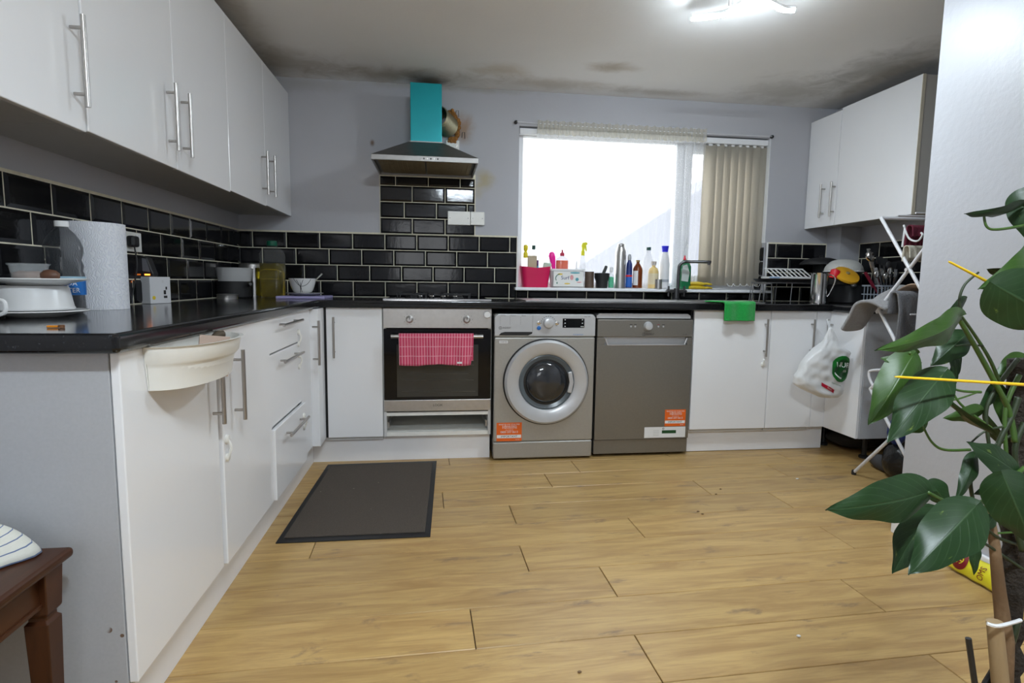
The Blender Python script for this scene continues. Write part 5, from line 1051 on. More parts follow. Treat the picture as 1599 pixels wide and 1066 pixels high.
yl = M('yellow_lid', (.75, .38, .02), .4); P = aty(1323, 429, YP-.10); zc_ = WT+H+.004; rl = 18.5*m_; tilt = Matrix.Translation((P.x, YP-.085, P.z-.012)) @ Matrix.Rotation(.72, 4, 'X')
t = thing('yellow_lid', 'yellow plastic lid propped up on the black pot', 'lid', (P.x, YP-.1, zc_)); mb = MB(); mb.lathe([(rl*.9, 0), (rl, .008), (rl*.98, .020), (rl*.7, .027), (.004, .029)], (0, 0, 0), 32); mb.xf(tilt); mb.build('disc', yl, t, smooth=True)
mb = MB(); mb.lathe([(.012, 0), (.012, .006), (.008, .008)], (0, 0, .029), 14); mb.xf(tilt); mb.build('knob', M('lid_knob', (.30, .24, .12), .4), t, smooth=True)
P = aty(1301, 433, YP-.08); mb = MB(); mb.lathe([(.024, 0), (.029, .02), (.027, .052), (.014, .060)], (0, 0, 0), 20); mb.xf(Matrix.Translation((P.x, YP-.08, P.z-.006)) @ Matrix.Rotation(.3, 4, 'Y')); solo(mb.build('red_cup', M('red_cup', (.75, .012, .025), .4), None, smooth=True), 'red plastic cup between mug handle and yellow lid', 'cup')
YC = .28; P = aty(1318, 412, YC); rc2 = 28*mpp(P); zt_ = aty(1318, 405, YC).z; zb_ = aty(1318, 424, YC).z; dotm = stripe_mat('colander_holes', (.66, .66, .63), (.34, .34, .32), [(0, 70, .35, .55), (1, 12, .4, .3)], .5)
co = thing('colander', 'white plastic colander upside down over the pot', 'colander', (P.x, YC, WT+H)); mb = MB()
mb.grid(lambda u_, v_: (P.x+rc2*math.cos(2*PI*u_)*math.cos(v_*PI/2*.98)**.8, YC+rc2*.9*math.sin(2*PI*u_)*math.cos(v_*PI/2*.98)**.8, zb_+(zt_-zb_)*math.sin(v_*PI/2)), 60, 12); mb.build('bowl', dotm, co, smooth=2, thick=.003)
mb = MB(); mb.tube([(P.x+(rc2+.003)*math.cos(2*PI*k/40), YC+(rc2+.003)*.9*math.sin(2*PI*k/40), zb_) for k in range(40)], .004, 8, closed=True); mb.build('rim', whitep, co, smooth=2)
mb = MB(); mb.lathe([(rc2*.92, 0), (rc2*.90, zb_-WT-H-.008), (rc2*.86, zb_-WT-H-.008), (rc2*.88, .003)], (P.x, YC, WT+H+.002), 32); solo(mb.build('steel_pan', M('dark_pan', (.03, .03, .03), .35, metal=.5), None, smooth=True), 'dark pan stacked between black pot and colander', 'pan')
wkp = thing('wok_lid', 'black domed wok lid lying behind the colander', 'lid', (2.895, .43, WT)); Pw = aty(1300, 402, .43); rw = .132; mb = MB(); mb.lathe([(rw, 0), (rw*.97, .012), (rw*.75, .034), (rw*.4, .046), (.004, .050)], (0, 0, 0), 40); mb.xf(Matrix.Translation((2.895, .432, Pw.z-.050))); mb.build('dome', black_mt, wkp, smooth=True)
mb = MB(); mb.lathe([(.012, 0), (.014, .008), (.008, .012)], (2.895, .432, Pw.z), 14); mb.build('knob', black_pl, wkp, smooth=True)
hz = Pw.z-.051-WT; mb = MB(); mb.lathe([(.058, 0), (.062, .006), (.064, hz), (.060, hz), (.058, .008)], (2.945, .475, WT), 28); solo(mb.build('small_pan', black_mt, None, smooth=True), 'slim black pan holding up the wok lid in the corner', 'pan')
# ------------------------------------------------------------------ cutlery basket and utensils
P = aty(1378, 450, -.02); cb = thing('cutlery_basket', 'grey lattice cutlery basket full of utensils', 'basket', (P.x, -.02, WT)); bm_ = M('blue_grey_plastic', (.26, .29, .33), .4)
a_, b_ = aty(1361, 450, -.02).x, aty(1412, 450, -.02).x; zt_ = aty(1380, 445, -.02).z; cx = (a_+b_)/2; hx_ = (b_-a_)/2
mb = MB(); mb.box(a_, b_, -.10, .06, WT, WT+.006); mb.build('base', bm_, cb)
for z0, z1 in ((zt_-.010, zt_), (WT+(zt_-WT)*.5, WT+(zt_-WT)*.5+.006)): mb = MB(); mb.box(a_, b_, -.10, -.096, z0, z1); mb.box(a_, b_, .056, .06, z0, z1); mb.box(a_, a_+.004, -.096, .056, z0, z1); mb.box(b_-.004, b_, -.096, .056, z0, z1); mb.build('band', bm_, cb)
for i in range(12):
    x_ = a_+.004+i*(b_-a_-.008)/11; mb = MB(); mb.box(x_-.0025, x_+.0025, -.0995, -.0965, WT+.004, zt_); mb.build('bar', bm_, cb)
    if i % 2 == 0: mb = MB(); mb.box(a_+.0005, a_+.0035, -.098+i*.0135, -.093+i*.0135, WT+.004, zt_); mb.build('bar', bm_, cb)
def utensil(px, py, kind, mat, label, y0, cat='utensil'):
    tip = aty(px, py, y0); base = Vector((cx+(tip.x-cx)*.25, y0*.6-.008, WT+.012)); t = thing('utensil', label, cat, base, 'utensils in the cutlery basket')
    mb = MB(); mb.tube([base, base.lerp(tip, .6), tip], [.005, .0042, .005], 8); mb.build('shaft', mat, t, smooth=True); d = (tip-base).normalized()
    mb = MB()
    if kind == 'ladle':
        mb.lathe([(.001, 0), (.022, .004), (.033, .016), (.036, .030), (.034, .030), (.020, .008), (.001, .003)], (0, 0, 0), 20, cap0=False, cap1=False); mb.xf(Matrix.Translation(tip-d*.01+Vector((-.022, -.012, -.01))) @ Matrix.Rotation(1.35, 4, 'X') @ Matrix.Rotation(.5, 4, 'Y')); mb.build('ladle_bowl', mat, t, smooth=True)
    elif kind == 'turner':
        s_ = Vector((1, 0, 0)); mb.add([tip-s_*.02, tip+s_*.02, tip+s_*.024+d*.045, tip-s_*.024+d*.045, tip-s_*.02+Vector((0, .003, 0)), tip+s_*.02+Vector((0, .003, 0)), tip+s_*.024+d*.045+Vector((0, .003, 0)), tip-s_*.024+d*.045+Vector((0, .003, 0))], [(0,1,2,3), (4,5,6,7), (0,1,5,4), (1,2,6,5), (2,3,7,6), (3,0,4,7)]); mb.build('blade', mat, t, bev=.001)
    elif kind == 'spoon': mb.sph(tip+d*.018, .018, 12, (1, .35, 1.35)); mb.build('spoon_bowl', mat, t, smooth=2)
    elif kind == 'fork':
        for k in (-1, 0, 1): mb.cyl(tip+Vector((k*.006, 0, 0)), tip+d*.045+Vector((k*.007, 0, 0)), .0022, 6)
        mb.build('tines', mat, t)
    elif kind == 'knife': s_ = Vector((1, 0, 0)); mb.add([tip-s_*.012, tip+s_*.012, tip+s_*.012-d*.12, tip-s_*.012-d*.12, tip-s_*.012+Vector((0, .008, 0)), tip+s_*.012+Vector((0, .008, 0)), tip+s_*.012-d*.12+Vector((0, .008, 0)), tip-s_*.012-d*.12+Vector((0, .008, 0))], [(0,1,2,3), (4,5,6,7), (0,1,5,4), (1,2,6,5), (2,3,7,6), (3,0,4,7)]); mb.build('grip', mat, t, bev=.003)
dk = M('dark_nylon', (.03, .03, .032), .4); mr = M('maroon_grip', (.20, .012, .03), .4); gy = M('grey_grip', (.30, .30, .31), .4)
utensil(1355, 396, 'ladle', chrome, 'steel ladle leaning out at the left of the cutlery basket', .0); utensil(1357, 388, 'knife', inox, 'steel tongs standing tallest in the cutlery basket', -.02)
utensil(1352, 425, 'knife', mr, 'maroon handled knife leaning left in the cutlery basket', -.07); utensil(1374, 412, 'turner', dk, 'black slotted turner behind the tongs', .03)
utensil(1368, 418, 'knife', gy, 'grey handled knife in the middle of the cutlery basket', -.06); utensil(1387, 418, 'spoon', dk, 'black serving spoon left of the airer leg', .0); utensil(1394, 420, 'turner', dk, 'black turner nearest the airer leg', .02)
utensil(1378, 430, 'fork', chrome, 'steel fork at the front of the cutlery basket', -.08); utensil(1390, 428, 'spoon', chrome, 'steel table spoon at the front of the cutlery basket', -.08); utensil(1384, 436, 'spoon', chrome, 'shorter steel spoon beside the fork', -.05); utensil(1402, 425, 'knife', dk, 'black handled knife at the right of the basket', -.03)
utensil(1362, 408, 'spoon', chrome, 'steel serving spoon between ladle and grey knife', .01)
utensil(1381, 414, 'turner', dk, 'black slotted turner right of the tongs', .0)
utensil(1397, 432, 'fork', chrome, 'steel fork at the right front of the basket', -.07)
utensil(1371, 432, 'spoon', chrome, 'steel tea spoon in front of the grey knife', -.08)
# ------------------------------------------------------------------ carrier bag
BY = -.20
rows_ = [(511, 1295, 1300), (520, 1291, 1303), (531, 1287, 1307), (541, 1276, 1312), (549, 1268, 1325), (560, 1257, 1324), (573, 1249, 1321), (588, 1242, 1318), (599, 1240, 1316), (607, 1252, 1314), (614, 1266, 1312), (619.5, 1279, 1306)]
prof = []
for py, xa, xb in rows_:
    a_, b_ = aty(xa, py, BY), aty(xb, py, BY); prof.append((a_.z, (a_.x+b_.x)/2, (b_.x-a_.x)/2))
def bag_prof(z_):
    z_ = max(min(z_, prof[0][0]), prof[-1][0])
    for (z0, c0, w0), (z1, c1, w1) in zip(prof, prof[1:]):
        if z1 <= z_ <= z0: t_ = (z0-z_)/(z0-z1+1e-9); return c0+(c1-c0)*t_, w0+(w1-w0)*t_
    return prof[-1][1:]
def bag_pt(a_, z_, o_=0):
    c_, w_ = bag_prof(z_); k = 1+.10*math.sin(a_*5+z_*34+c_*9)+.07*math.sin(a_*11-z_*60)+.05*math.sin(a_*3+z_*110); dep = min(.05, w_*.55); sn = math.sin(a_); sn = math.copysign(abs(sn)**.55, sn)
    return Vector((c_+w_*math.cos(a_)*(1+.02*math.sin(z_*90)), BY+(dep+o_)*sn*k, z_))
zs = [prof[0][0]+(prof[-1][0]-prof[0][0])*i/36 for i in range(37)]
bagm = thin_mat('white_carrier_plastic', (.80, .80, .80), .88, .3); bg = thing('carrier_bag', 'white carrier bag with green logo hanging on a cabinet handle', 'bag', (prof[5][1], BY, prof[-1][0]))
mb = MB(); mb.loft([[bag_pt(2*PI*k/40, z_) for k in range(40)] for z_ in zs]); mb.build('body', bagm, bg, smooth=2)
mb = MB(); hp = Vector((RX-.037, -.03, .80)); mb.tube(smooth_path([Vector((prof[1][1]-.012, BY, prof[1][0])), hp+Vector((-.004, -.012, .008)), hp+Vector((.0, .012, .012)), Vector((prof[1][1]+.012, BY, prof[1][0]))], 5), [.006]*16, 8); mb.build('bag_handle', bagm, bg, smooth=2)
mb = MB(); zr0, zr1 = aty(1280, 598, BY).z, aty(1280, 618, BY).z
def bag_front(x_, z_, o_=.002):
    c_, w_ = bag_prof(z_); u_ = max(-1, min(1, (x_-c_)/w_)); a_ = -math.acos(u_); q = bag_pt(a_, z_); return Vector((q.x, q.y-o_, z_))
gc = aty(1306, 574, BY); gr = 18*mpp(gc)
def decal(poly_fn, nm, mat, o_): mb = MB(); mb.grid(lambda u_, v_: bag_front(*poly_fn(u_, v_), o_), 22, 10); return mb.build(nm, mat, bg, smooth=2)
gk = M('bag_green', (.008, .17, .02), .4); gk2 = M('bag_dark_green', (.004, .07, .012), .4); rdk = M('bag_red', (.50, .008, .035), .4); lt = M('bag_white_print', (.75, .8, .75), .4)
xe_ = aty(1318.5, 570, BY).x
decal(lambda u_, v_: (min(xe_, gc.x+gr*1.05*v_*math.cos(2*PI*u_)), gc.z+gr*1.15*v_*math.sin(2*PI*u_)), 'logo_disc', gk, .003)
decal(lambda u_, v_: (min(xe_, gc.x+.004+gr*.78*v_*math.cos(2*PI*u_)), gc.z-.002+gr*.85*v_*math.sin(2*PI*u_)), 'logo_centre', gk2, .0042)
P0 = aty(1307, 568, BY)
text('lettering', 'NUR', .040, lt, bg, lambda a_, b_: bag_front(P0.x+a_, P0.z+b_-.1*a_, .0055)); text('lettering', 'co', .026, lt, bg, lambda a_, b_: bag_front(P0.x+.018+a_, P0.z-.034+b_-.1*a_, .0055))
mb = MB(); mb.grid(lambda u_, v_: bag_front(gc.x+gr*(.66+.12*v_)*math.cos(3.5+u_*1.2), gc.z+gr*(.75+.12*v_)*math.sin(3.5+u_*1.2), .0055), 10, 1); mb.build('logo_arc', lt, bg)
R0_, R1_ = aty(1274, 597, BY), aty(1294, 609, BY); dR = R1_-R0_
decal(lambda u_, v_: (R0_.x+dR.x*u_, R0_.z+dR.z*u_+.020*(v_-.5)), 'red_strip', rdk, .003)
text('lettering', 'fresh', .015, lt, bg, lambda a_, b_: bag_front(R0_.x+dR.x*.6+a_, R0_.z+dR.z*.6+b_+a_*dR.z/dR.x, .0045))
P1 = aty(1296, 597, BY); text('lettering', 'supermarket', .012, gk, bg, lambda a_, b_: bag_front(P1.x+a_, P1.z+b_-.35*a_, .003))
# ------------------------------------------------------------------ clothes airer
ai = thing('clothes_airer', 'white folding clothes airer by the right wall', 'clothes airer', (2.8, -.70, 0)); AX = 2.55; AX2 = 3.08
def pa(px, py, X=AX): return atx(px, py, X)
def tb_(pts, r_=.0085, nm='tube'): mb = MB(); mb.tube(pts, r_, 10); return mb.build(nm, airer_m, ai, smooth=True)
top = pa(1376, 340); A2 = pa(1436, 448); B1 = pa(1442, 390); B2 = pa(1369, 487); T2 = pa(1374, 485); T2b = pa(1412, 559); C2 = pa(1359, 607); ft = pa(1333, 741)
yN = -.95
for X in (AX, AX2):
    v = lambda q: Vector((X, q.y, q.z))
    dA = (A2-top)/(A2.y-top.y); dB = (B2-B1)/(B2.y-B1.y); dT = (T2b-T2)/(T2b.y-T2.y); dC = (C2-T2b)/(C2.y-T2b.y)
    tb_([v(top), v(top+dA*(yN-top.y))], nm='leg'); tb_([v(B1+dB*(yN+.0-B1.y)), v(B2)], nm='leg')
    tb_([v(T2+Vector((0, .01, .01))), v(T2+dT*(yN-T2.y))], nm='leg'); tb_([v(C2), v(T2b+dC*(yN-T2b.y))], nm='leg')
    tb_([Vector((X, ft.y, .012)), Vector((X, ft.y-.48, .55))], nm='leg'); mb = MB(); mb.lathe([(.012, 0), (.012, .02), (.0095, .026)], (X, ft.y, 0), 14); mb.build('foot', black_pl, ai, smooth=True)
    tb_([Vector((X, ft.y-.50, .012)), Vector((X, C2.y, C2.z))], nm='leg'); mb = MB(); mb.lathe([(.012, 0), (.012, .02), (.0095, .026)], (X, ft.y-.50, 0), 14); mb.build('foot', black_pl, ai, smooth=True)
for q in (top, B2, C2): tb_([(AX-.0, q.y, q.z), (AX2, q.y, q.z)], .0085, 'rail')
for q in (top, B2, C2):
    for k in (1, 2, 3): tb_([(AX, q.y-.105*k, q.z-.0), (AX2, q.y-.105*k, q.z-.0)], .004, 'rail')
    tb_([(AX2, q.y, q.z), (AX2, q.y-.42, q.z)], .006, 'rail')
lp = pa(1357, 582); tb_(smooth_path([pa(1376, 622), pa(1360, 596), lp+Vector((0, 0, 0)), pa(1363, 578), pa(1392, 577)], 4), .007, 'side_loop')
for q in ((1418, 421), (1407, 556)): P = pa(*q); mb = MB(); mb.cyl((AX-.012, P.y, P.z), (AX+.012, P.y, P.z), .009, 12); mb.build('pivot', inox, ai, smooth=True)
# clothes on the airer
def drape(name, label, mat, xa, xb, y, z, lf, lb, thick=.006, amp=.006, dy=.0, cat='cloth', skew=0):
    """cloth over a rail along x at (y, z); lf hangs on the near side, lb on the far side"""
    mb = MB(); tot = lf+lb
    def fn(u_, v_):
        s__ = v_*tot-lf; x_ = xa+(xb-xa)*u_; w_ = amp*math.sin(u_*19+v_*3)+amp*.6*math.sin(u_*37+1)
        rr = .013+thick
        if abs(s__) < .03: a_ = s__/.03*PI/2; return (x_, y+rr*math.sin(a_), z+rr*math.cos(a_)*.8)
        k = abs(s__)-.03; sg = 1 if s__ > 0 else -1
        return (x_+skew*k, y+sg*(rr+abs(w_)*min(1, k*15)+dy*k), z-k*(1+.03*math.sin(u_*11)))
    return solo(mb.grid(fn, 36, 30).build(name, mat, None, smooth=2, thick=thick), label, cat, 'laundry on the airer')
q = B2
drape('towel', 'grey towel draped over the airer, hanging left past the worktop', grey_towel, 2.40, 2.62, q.y+.10, q.z+.10, .05, .02) if 0 else None
mb = MB()
pts_top = [pa(1395, 458), pa(1372, 452), pa(1352, 462), pa(1338, 485), pa(1322, 512)]
spine = smooth_path(pts_top, 8); N_ = len(spine)-1
def gt(u_, v_):
    i = min(N_-1, int(u_*N_)); f_ = u_*N_-i; p_ = spine[i].lerp(spine[i+1], f_); wdt = .16*(1-.35*u_)
    return p_+Vector((.12+.012*math.sin(v_*9+u_*5)-v_*.18, 0, -.045*math.sin(v_*PI)*.4-v_*.10*(1-u_*.75)+.02))+Vector((0, -.02*v_, 0))
solo(mb.grid(gt, 40, 14).build('towel', grey_towel, None, smooth=2, thick=.016), 'light grey towel slung over the airer corner by the worktop', 'towel', 'laundry on the airer')
Pq = pa(1390, 462); drape('towel', 'dark grey towel hanging from the middle airer rail', dgrey_towel, AX-.04, AX+.42, Pq.y-.07, pa(1415, 462).z, .26, .12, .012, .010, cat='towel')
mb = MB(); P = pa(1420, 452); solo(mb.grid(lambda u_, v_: (AX+.02+.22*v_, P.y+.10-.22*u_, P.z+.035*math.sin(u_*PI)+.006*math.sin(v_*14+u_*5)-.012), 20, 14).build('cloth', peach_cloth, None, smooth=2, thick=.004), 'peach cloth folded on the grey towels', 'cloth', 'laundry on the airer')
P = pa(1420, 356); drape('sock', 'maroon garment with white trim on the top airer rail', maroon_cloth, AX+.0, AX+.17, P.y, P.z, .07, .12, .004, .009, cat='garment')
wt_ = MB(); P2 = pa(1412, 365); wt_.tube(smooth_path([pa(1406, 352, AX-.0)+Vector((0, -.02, 0)), pa(1411, 372, AX-.0)+Vector((0, -.03, 0)), pa(1424, 377, AX-.0)+Vector((0, -.03, 0)), pa(1432, 368, AX-.0)+Vector((0, -.03, 0)), pa(1430, 364, AX)+Vector((0, -.03, 0))], 6), .0045, 8); wt_.tube(smooth_path([pa(1408, 358, AX)+Vector((0, -.02, 0)), pa(1406, 372, AX)+Vector((0, -.02, 0)), pa(1404, 386, AX)+Vector((0, -.02, 0))], 5), .0055, 8)
o = solo(wt_.build('white_sock', M('white_knit', (.72, .72, .72), .9, bump=(200, .4)), None, smooth=2), 'white trim cloth looped below the maroon garment', 'garment', 'laundry on the airer')
P = pa(1418, 388); drape('cloth', 'cream cloth hanging in the middle of the airer', cream_cloth, AX-.01, AX+.14, P.y, P.z, .075, .09, .004, .009)
P = pa(1424, 402); drape('cloth', 'dark patterned garment behind the cream cloth', M('dark_pattern', (.06, .06, .065), .9, noise=(40, .9)), AX+.10, AX+.30, P.y-.02, P.z-.01, .15, .12, .006, .008, cat='garment')
P = pa(1428, 425); mb = MB(); mb.lathe([(.032, 0), (.036, .06), (.034, .062), (.028, .004)], (AX+.18, P.y-.05, P.z-.05), 20); solo(mb.build('white_mug', whitep, None, smooth=True), 'white plastic mug behind the airer legs', 'mug')
# dark clutter and shade pieces under the right cabinet
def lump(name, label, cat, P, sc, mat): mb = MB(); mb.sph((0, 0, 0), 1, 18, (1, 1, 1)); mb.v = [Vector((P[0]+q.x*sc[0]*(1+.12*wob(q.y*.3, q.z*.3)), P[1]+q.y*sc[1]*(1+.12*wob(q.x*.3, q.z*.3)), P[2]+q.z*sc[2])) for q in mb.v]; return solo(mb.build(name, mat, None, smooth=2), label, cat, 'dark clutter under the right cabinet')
binbag = M('black_bin_bag', (.010, .010, .011), .25, bump=(30, .8)); 
lump('bin_bag', 'black shiny bin bag at the foot of the partition wall', 'bag', (aty(1402, 708, -.52).x, -.52, .095), (.055, .09, .094), binbag); lump('shopping_bag', 'blue bag behind the airer near the partition wall', 'bag', (aty(1400, 684, -.50).x, -.50, .255), (.045, .05, .075), M('blue_bag', (.015, .04, .22), .35, bump=(30, .6)))
lump('shoe', 'dark grey trainer under the airer', 'shoe', (aty(1386, 716, -.42).x, -.40, .045), (.035, .10, .045), M('dark_grey_fabric', (.06, .06, .065), .7)); lump('shade_bundle', 'dark bundle standing in for the shade under the right base cabinet', 'bundle', (2.95, .05, .07), (.18, .14, .068), dark_void)  # the bundle takes the void colour to darken the space below
mb = MB(); mb.box(2.75, 3.17, .30, .32, .001, .146); solo(mb.build('board', dark_void), 'dark sheet in place of the shade at the back under the right cabinet', 'board')  # dark upright sheet painting the shade in the void below the cabinet
# ------------------------------------------------------------------ sweets packet by the baseboard
a_, b_ = Vector((2.150, -1.395, 0)), Vector((2.150, -1.80, 0)); sw = thing('snack_packet', 'long yellow snack packet on the floor along the baseboard', 'packet', (2.15, -1.6, 0)); ym = M('yellow_foil', (.74, .66, .02), .3, coat=.3)
def pk_(u_, v_, o_=0):
    """u along, v across the front face (bottom to top)"""
    y_ = a_.y+(b_.y-a_.y)*u_; e_ = min(1, min(u_, 1-u_)*9)**.5; w_ = .003*math.sin(u_*40)
    s__ = (v_-.5); dx = -.016*math.cos(s__*PI)*e_-o_
    return Vector((2.146+.028*v_+dx*.9+w_*.3, y_, .008+.072*v_-dx*.25+w_*.2))
mb = MB(); mb.grid(lambda u_, v_: pk_(u_, v_), 60, 12); mb.grid(lambda u_, v_: pk_(u_, v_)+Vector((.010*math.sin(v_*PI)*min(1, min(u_, 1-u_)*9), 0, -.004*math.sin(v_*PI))), 60, 12); mb.build('pouch', ym, sw, smooth=2)
rm_ = M('maroon_print', (.20, .008, .012), .4)
mb = MB(); mb.grid(lambda u_, v_: pk_(.13+.075*v_*math.cos(2*PI*u_), .55+.40*v_*math.sin(2*PI*u_), .002), 24, 4); mb.build('print_disc', rm_, sw)
def on_pk(u0, v0): return lambda x_, z_: pk_(u0+x_/.405, v0+z_/.078, .0035)
text('lettering', '69', .034, ym, sw, on_pk(.13, .56)); text('lettering', 'OMS', .030, rm_, sw, lambda x_, z_: pk_(.34-z_/.405*1, .48+x_/.078*.8, .0028))
mb = MB(); mb.grid(lambda u_, v_: pk_(.46+.20*u_, .50+.20*(v_-.5)+.25*math.sin(u_*7)*.4, .0028), 16, 3); mb.build('print_ribbon', rm_, sw); mb = MB(); mb.grid(lambda u_, v_: pk_(.72+.2*u_, .55+.24*(v_-.5)-.1*math.sin(u_*6), .0028), 16, 3); mb.build('print_ribbon', rm_, sw)
# ------------------------------------------------------------------ climbing plant
PD = .95
def pp(px, py, d=PD): return atd(px, py, d)
c0 = pp(1590, 1000); px_, py_ = c0.x+.03, c0.y+.02
pl_ = thing('potted_plant', 'large trailing pothos plant in the right foreground', 'plant', (px_, py_, 0))
mb = MB(); mb.lathe([(.085, 0), (.092, .01), (.118, .20), (.126, .205), (.126, .235), (.116, .235), (.110, .20)], (px_, py_, 0), 36); mb.build('pot', M('terracotta', (.33, .13, .07), .8), pl_, smooth=True)
mb = MB(); mb.lathe([(.112, .205), (.06, .214), (.004, .216)], (px_, py_, 0), 28); mb.build('soil', M('soil', (.03, .02, .014), .95, bump=(60, 1)), pl_, smooth=True)
def down(P, r0, r1, n=10): return [P.lerp(Vector((px_+(P.x-px_)*.45, py_+(P.y-py_)*.45, .20)), i/n) for i in range(n+1)]
mp_ = pp(1592, 560, .97); mb = MB(); path = [mp_.lerp(Vector((px_, py_, .21)), i/40) for i in range(41)]
mb.tube([q+Vector((.0015*math.sin(i*2.1), 0, 0)) for i, q in enumerate(path)], [.017+.0025*math.sin(i*1.9)+.0015*math.sin(i*4.7) for i in range(41)], 14); mb.build('moss_pole', moss_m, pl_, smooth=2)
st = pp(1543, 790, .955); mb = MB(); mb.tube([st, pp(1553, 850, .955), pp(1560, 920, .955), pp(1570, 1000, .955), Vector((px_-.02, py_-.01, .20))], [.006, .008, .0095, .0125, .012], 12); mb.build('brown_stake', bark_m, pl_, smooth=2)
bb = pp(1553, 970, .93); mb = MB(); mb.tube([bb, pp(1562, 1066, .93), Vector((px_-.03, py_-.03, .20))], [.0115, .0125, .012], 14); mb.build('bamboo_cane', bamboo_m, pl_, smooth=True)
mb = MB(); mb.tube(smooth_path([pp(1541, 973, .915), pp(1560, 977, .912), pp(1594, 968, .93)], 4), .003, 6); mb.build('plant_tie', whitep, pl_, smooth=True)
mb = MB(); mb.tube([pp(1512, 996, .93), pp(1522, 1066, .93), Vector((px_-.06, py_-.03, .20))], .0045, 8); mb.build('black_cane', black_pl, pl_); mb = MB(); mb.tube([pp(1562, 1030, .95), pp(1540, 1066, .95), pp(1520, 1120, .95), Vector((px_-.05, py_, .20))], .0055, 8); mb.build('black_cane', black_pl, pl_)
mb = MB(); mb.tube(smooth_path([pp(1588, 970, .96), pp(1580, 1000, .96), pp(1560, 1050, .96), Vector((px_, py_, .21))], 4), .006, 8); mb.build('stem', stem_d, pl_, smooth=2)
def leaf(b, t, w, d0=PD, d1=PD, face=0.0, droop=.12, fold=.18, mat=None, shape=1.0):
    """b, t base and tip pixels; w width in pixels; face rolls the blade about its midrib (0 = towards the camera)"""
    B, Tp = pp(*b, d0), pp(*t, d1); ax = Tp-B; Ln = ax.length; ax.normalize(); vw = (CAM-(B+Tp)/2).normalized()
    sd = ax.cross(vw).normalized(); nm = sd.cross(ax).normalized(); c_, s_ = math.cos(face), math.sin(face); sd, nm = sd*c_+nm*s_, nm*c_-sd*s_
    hw = w/2*mpp((B+Tp)/2); mb = MB()
    def fn(u_, v_):
        v_ = v_**1.35; k = (u_-.5)*2; wv = hw*.90*shape*max(0, math.sin(PI*v_**.60))**.88
        lobe = -.075*Ln*(abs(k)**1.6)*max(0, 1-v_*3.2)**1.5          # heart-shaped base
        bow = droop*Ln*(math.sin(v_*PI)*.5-v_*v_*.0)
        tipd = Ln*.10*max(0, v_-.8)*2
        return B+ax*(Ln*v_+lobe)+sd*(wv*k+.010*Ln*math.sin(v_*14)*abs(k))+nm*(bow-fold*abs(k)**1.4*wv+.012*Ln*math.sin(v_*11+k*2)*abs(k))
    mb.grid(fn, 14, 24); return mb.build('leaf', mat or leaf_m, pl_, smooth=2)
L = leaf
L((1596, 322), (1505, 334), 34, .97, .93, 1.0, .15, .5, leaf_m); L((1600, 298), (1606, 376), 56, .98, .98, .2); L((1630, 395), (1527, 452), 74, .92, .88, .55, .25, .3, leaf_b)
L((1553, 444), (1668, 512), 104, .86, .86, .1, .1, .15); L((1498, 494), (1366, 548), 52, .90, .82, .5, .22, .25, leaf_b); L((1508, 522), (1453, 572), 46, .97, .97, .2, .12, .2, leaf_m)
L((1487, 545), (1492, 602), 22, .98, .98, .9); L((1474, 582), (1386, 692), 72, .88, .86, -.1, .12, .15); L((1425, 556), (1356, 664), 66, .93, .92, .3, .12, .2, leaf_b); L((1432, 552), (1375, 580), 36, .95, .95, .9, .2, .2, leaf_b); L((1446, 655), (1405, 672), 34, .97, .97, .3, .1, .2, leaf_b)
L((1450, 768), (1289, 797), 80, .84, .80, .35, .14, .3); L((1452, 752), (1482, 792), 38, .92, .92, .2); L((1524, 790), (1419, 898), 88, .82, .80, .05, .10, .2); L((1456, 796), (1394, 896), 66, .88, .88, -.35, .12, .2)
L((1566, 742), (1612, 852), 86, .84, .84, .1, .12, .15); L((1522, 710), (1492, 782), 28, .93, .91, .5, .15, .3); L((1588, 738), (1509, 690), 52, .92, .90, -.5, .1, .2); L((1582, 742), (1520, 772), 34, .96, .95, .6); L((1532, 640), (1472, 653), 30, .95, .95, .5, .15, .2, leaf_b); L((1548, 676), (1471, 616), 26, .93, .92, 1.0, .1, .2)
L((1556, 600), (1520, 655), 24, .96, .96, .8); L((1604, 560), (1552, 590), 44, 1.0, 1.0, .3, .1, .2, leaf_b); L((1522, 846), (1521, 898), 18, .90, .90, .3); L((1522, 815), (1541, 806), 30, .94, .94, .2); L((1552, 806), (1530, 832), 22, .94, .94, .5); L((1508, 466), (1474, 494), 22, .99, .99, .8); L((1562, 604), (1566, 664), 30, .98, .98, .6, .1, .2, leaf_b)
L((1602, 655), (1596, 720), 60, .97, .97, .3); L((1500, 560), (1470, 610), 24, .99, .99, .9); L((1380, 560), (1440, 566), 20, .94, .94, .9, .1, .2, leaf_b); L((1604, 430), (1540, 420), 40, .93, .93, .9); L((1560, 690), (1535, 640), 26, .98, .98, .7, .1, .2); L((1602, 600), (1570, 640), 34, 1.0, 1.0, .5); L((1560, 770), (1590, 820), 30, .98, .98, .8)
L((1604, 850), (1560, 800), 44, 1.0, .99, .4); L((1600, 900), (1562, 872), 30, 1.0, 1.0, .6)
def stem(pts, r_, mat=stem_m, d=PD):
    P_ = smooth_path([pp(q[0], q[1], q[2] if len(q) > 2 else d) for q in pts], 6); mb = MB(); mb.tube(P_, [r_*.78*(1.1-.35*i/len(P_)) for i in range(len(P_))], 8); return mb.build('stem', mat, pl_, smooth=2)
stem([(1610, 350, .96), (1560, 358, .95), (1541, 354, .95), (1536, 333, .95)], .0030); stem([(1585, 690, .95), (1575, 640, .95), (1555, 600, .94), (1525, 545, .93), (1494, 492, .91)], .0058); stem([(1562, 600), (1545, 560), (1520, 520), (1497, 488, .92)], .0036)
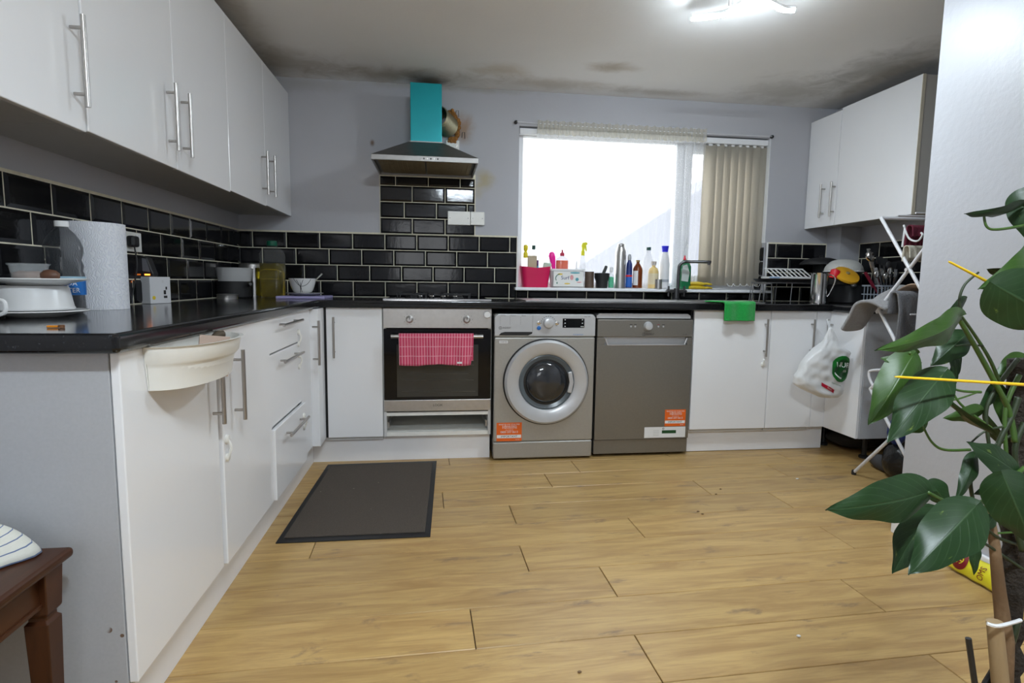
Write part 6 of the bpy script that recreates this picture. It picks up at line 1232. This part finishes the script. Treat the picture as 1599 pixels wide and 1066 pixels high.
stem([(1600, 730, .92), (1565, 758, .90), (1530, 785, .88), (1490, 788, .86), (1448, 768, .84)], .0046); stem([(1575, 770, .93), (1545, 782, .92), (1520, 790, .86)], .003); stem([(1515, 702, .95), (1475, 702, .95), (1455, 690, .95), (1441, 665, .95)], .0030)
stem([(1532, 612), (1500, 610), (1475, 600, .92), (1468, 584, .89)], .0028); stem([(1548, 668), (1510, 640), (1492, 620), (1483, 597)], .0028); stem([(1455, 625), (1490, 624), (1530, 611)], .0022); stem([(1575, 665), (1540, 672), (1515, 692)], .0024, stem_d); stem([(1578, 680), (1545, 700), (1530, 715)], .0024, stem_d)
stem([(1590, 560), (1560, 600), (1540, 640), (1545, 700)], .0045, stem_d); stem([(1504, 492), (1498, 470), (1506, 445), (1528, 425)], .0030, stem_d); stem([(1535, 540), (1510, 538), (1492, 540)], .002, stem_d); stem([(1590, 850, .97), (1560, 840, .95), (1535, 820, .93), (1515, 800, .9)], .0034, stem_d); stem([(1600, 890, .97), (1570, 870, .96), (1540, 850, .94), (1522, 845, .91)], .0034, stem_d)
stem([(1600, 830), (1560, 832), (1520, 833)], .0024); stem([(1520, 715), (1515, 750), (1520, 790), (1519, 830)], .0042, stem_d); stem([(1590, 620), (1580, 650), (1560, 690), (1555, 720)], .006, stem_d); stem([(1420, 552, .93), (1432, 540), (1445, 525)], .0026); stem([(1600, 660), (1585, 700), (1592, 760)], .006, stem_d)
stem([(1592, 585), (1570, 640), (1572, 720)], .0048, stem_m); stem([(1600, 780), (1585, 800), (1596, 860)], .008, stem_d)
for i, (a_, b_, dd, lab) in enumerate((((1481, 408), (1556, 447), .90, 'short yellow plant stick poking out behind a leaf'), ((1397, 588), (1610, 601), .83, 'long yellow plant stick lying across the foliage'))):
    mb = MB(); A_, B_ = pp(*a_, dd), pp(*b_, dd+.02); mb.tube([A_, A_.lerp(B_, .03), B_.lerp(A_, .03), B_], [.0008, .0018, .0024, .0022], 10); solo(mb.build('plant_stick', yellow_m, None, smooth=2), lab, 'stick', 'yellow plant sticks')
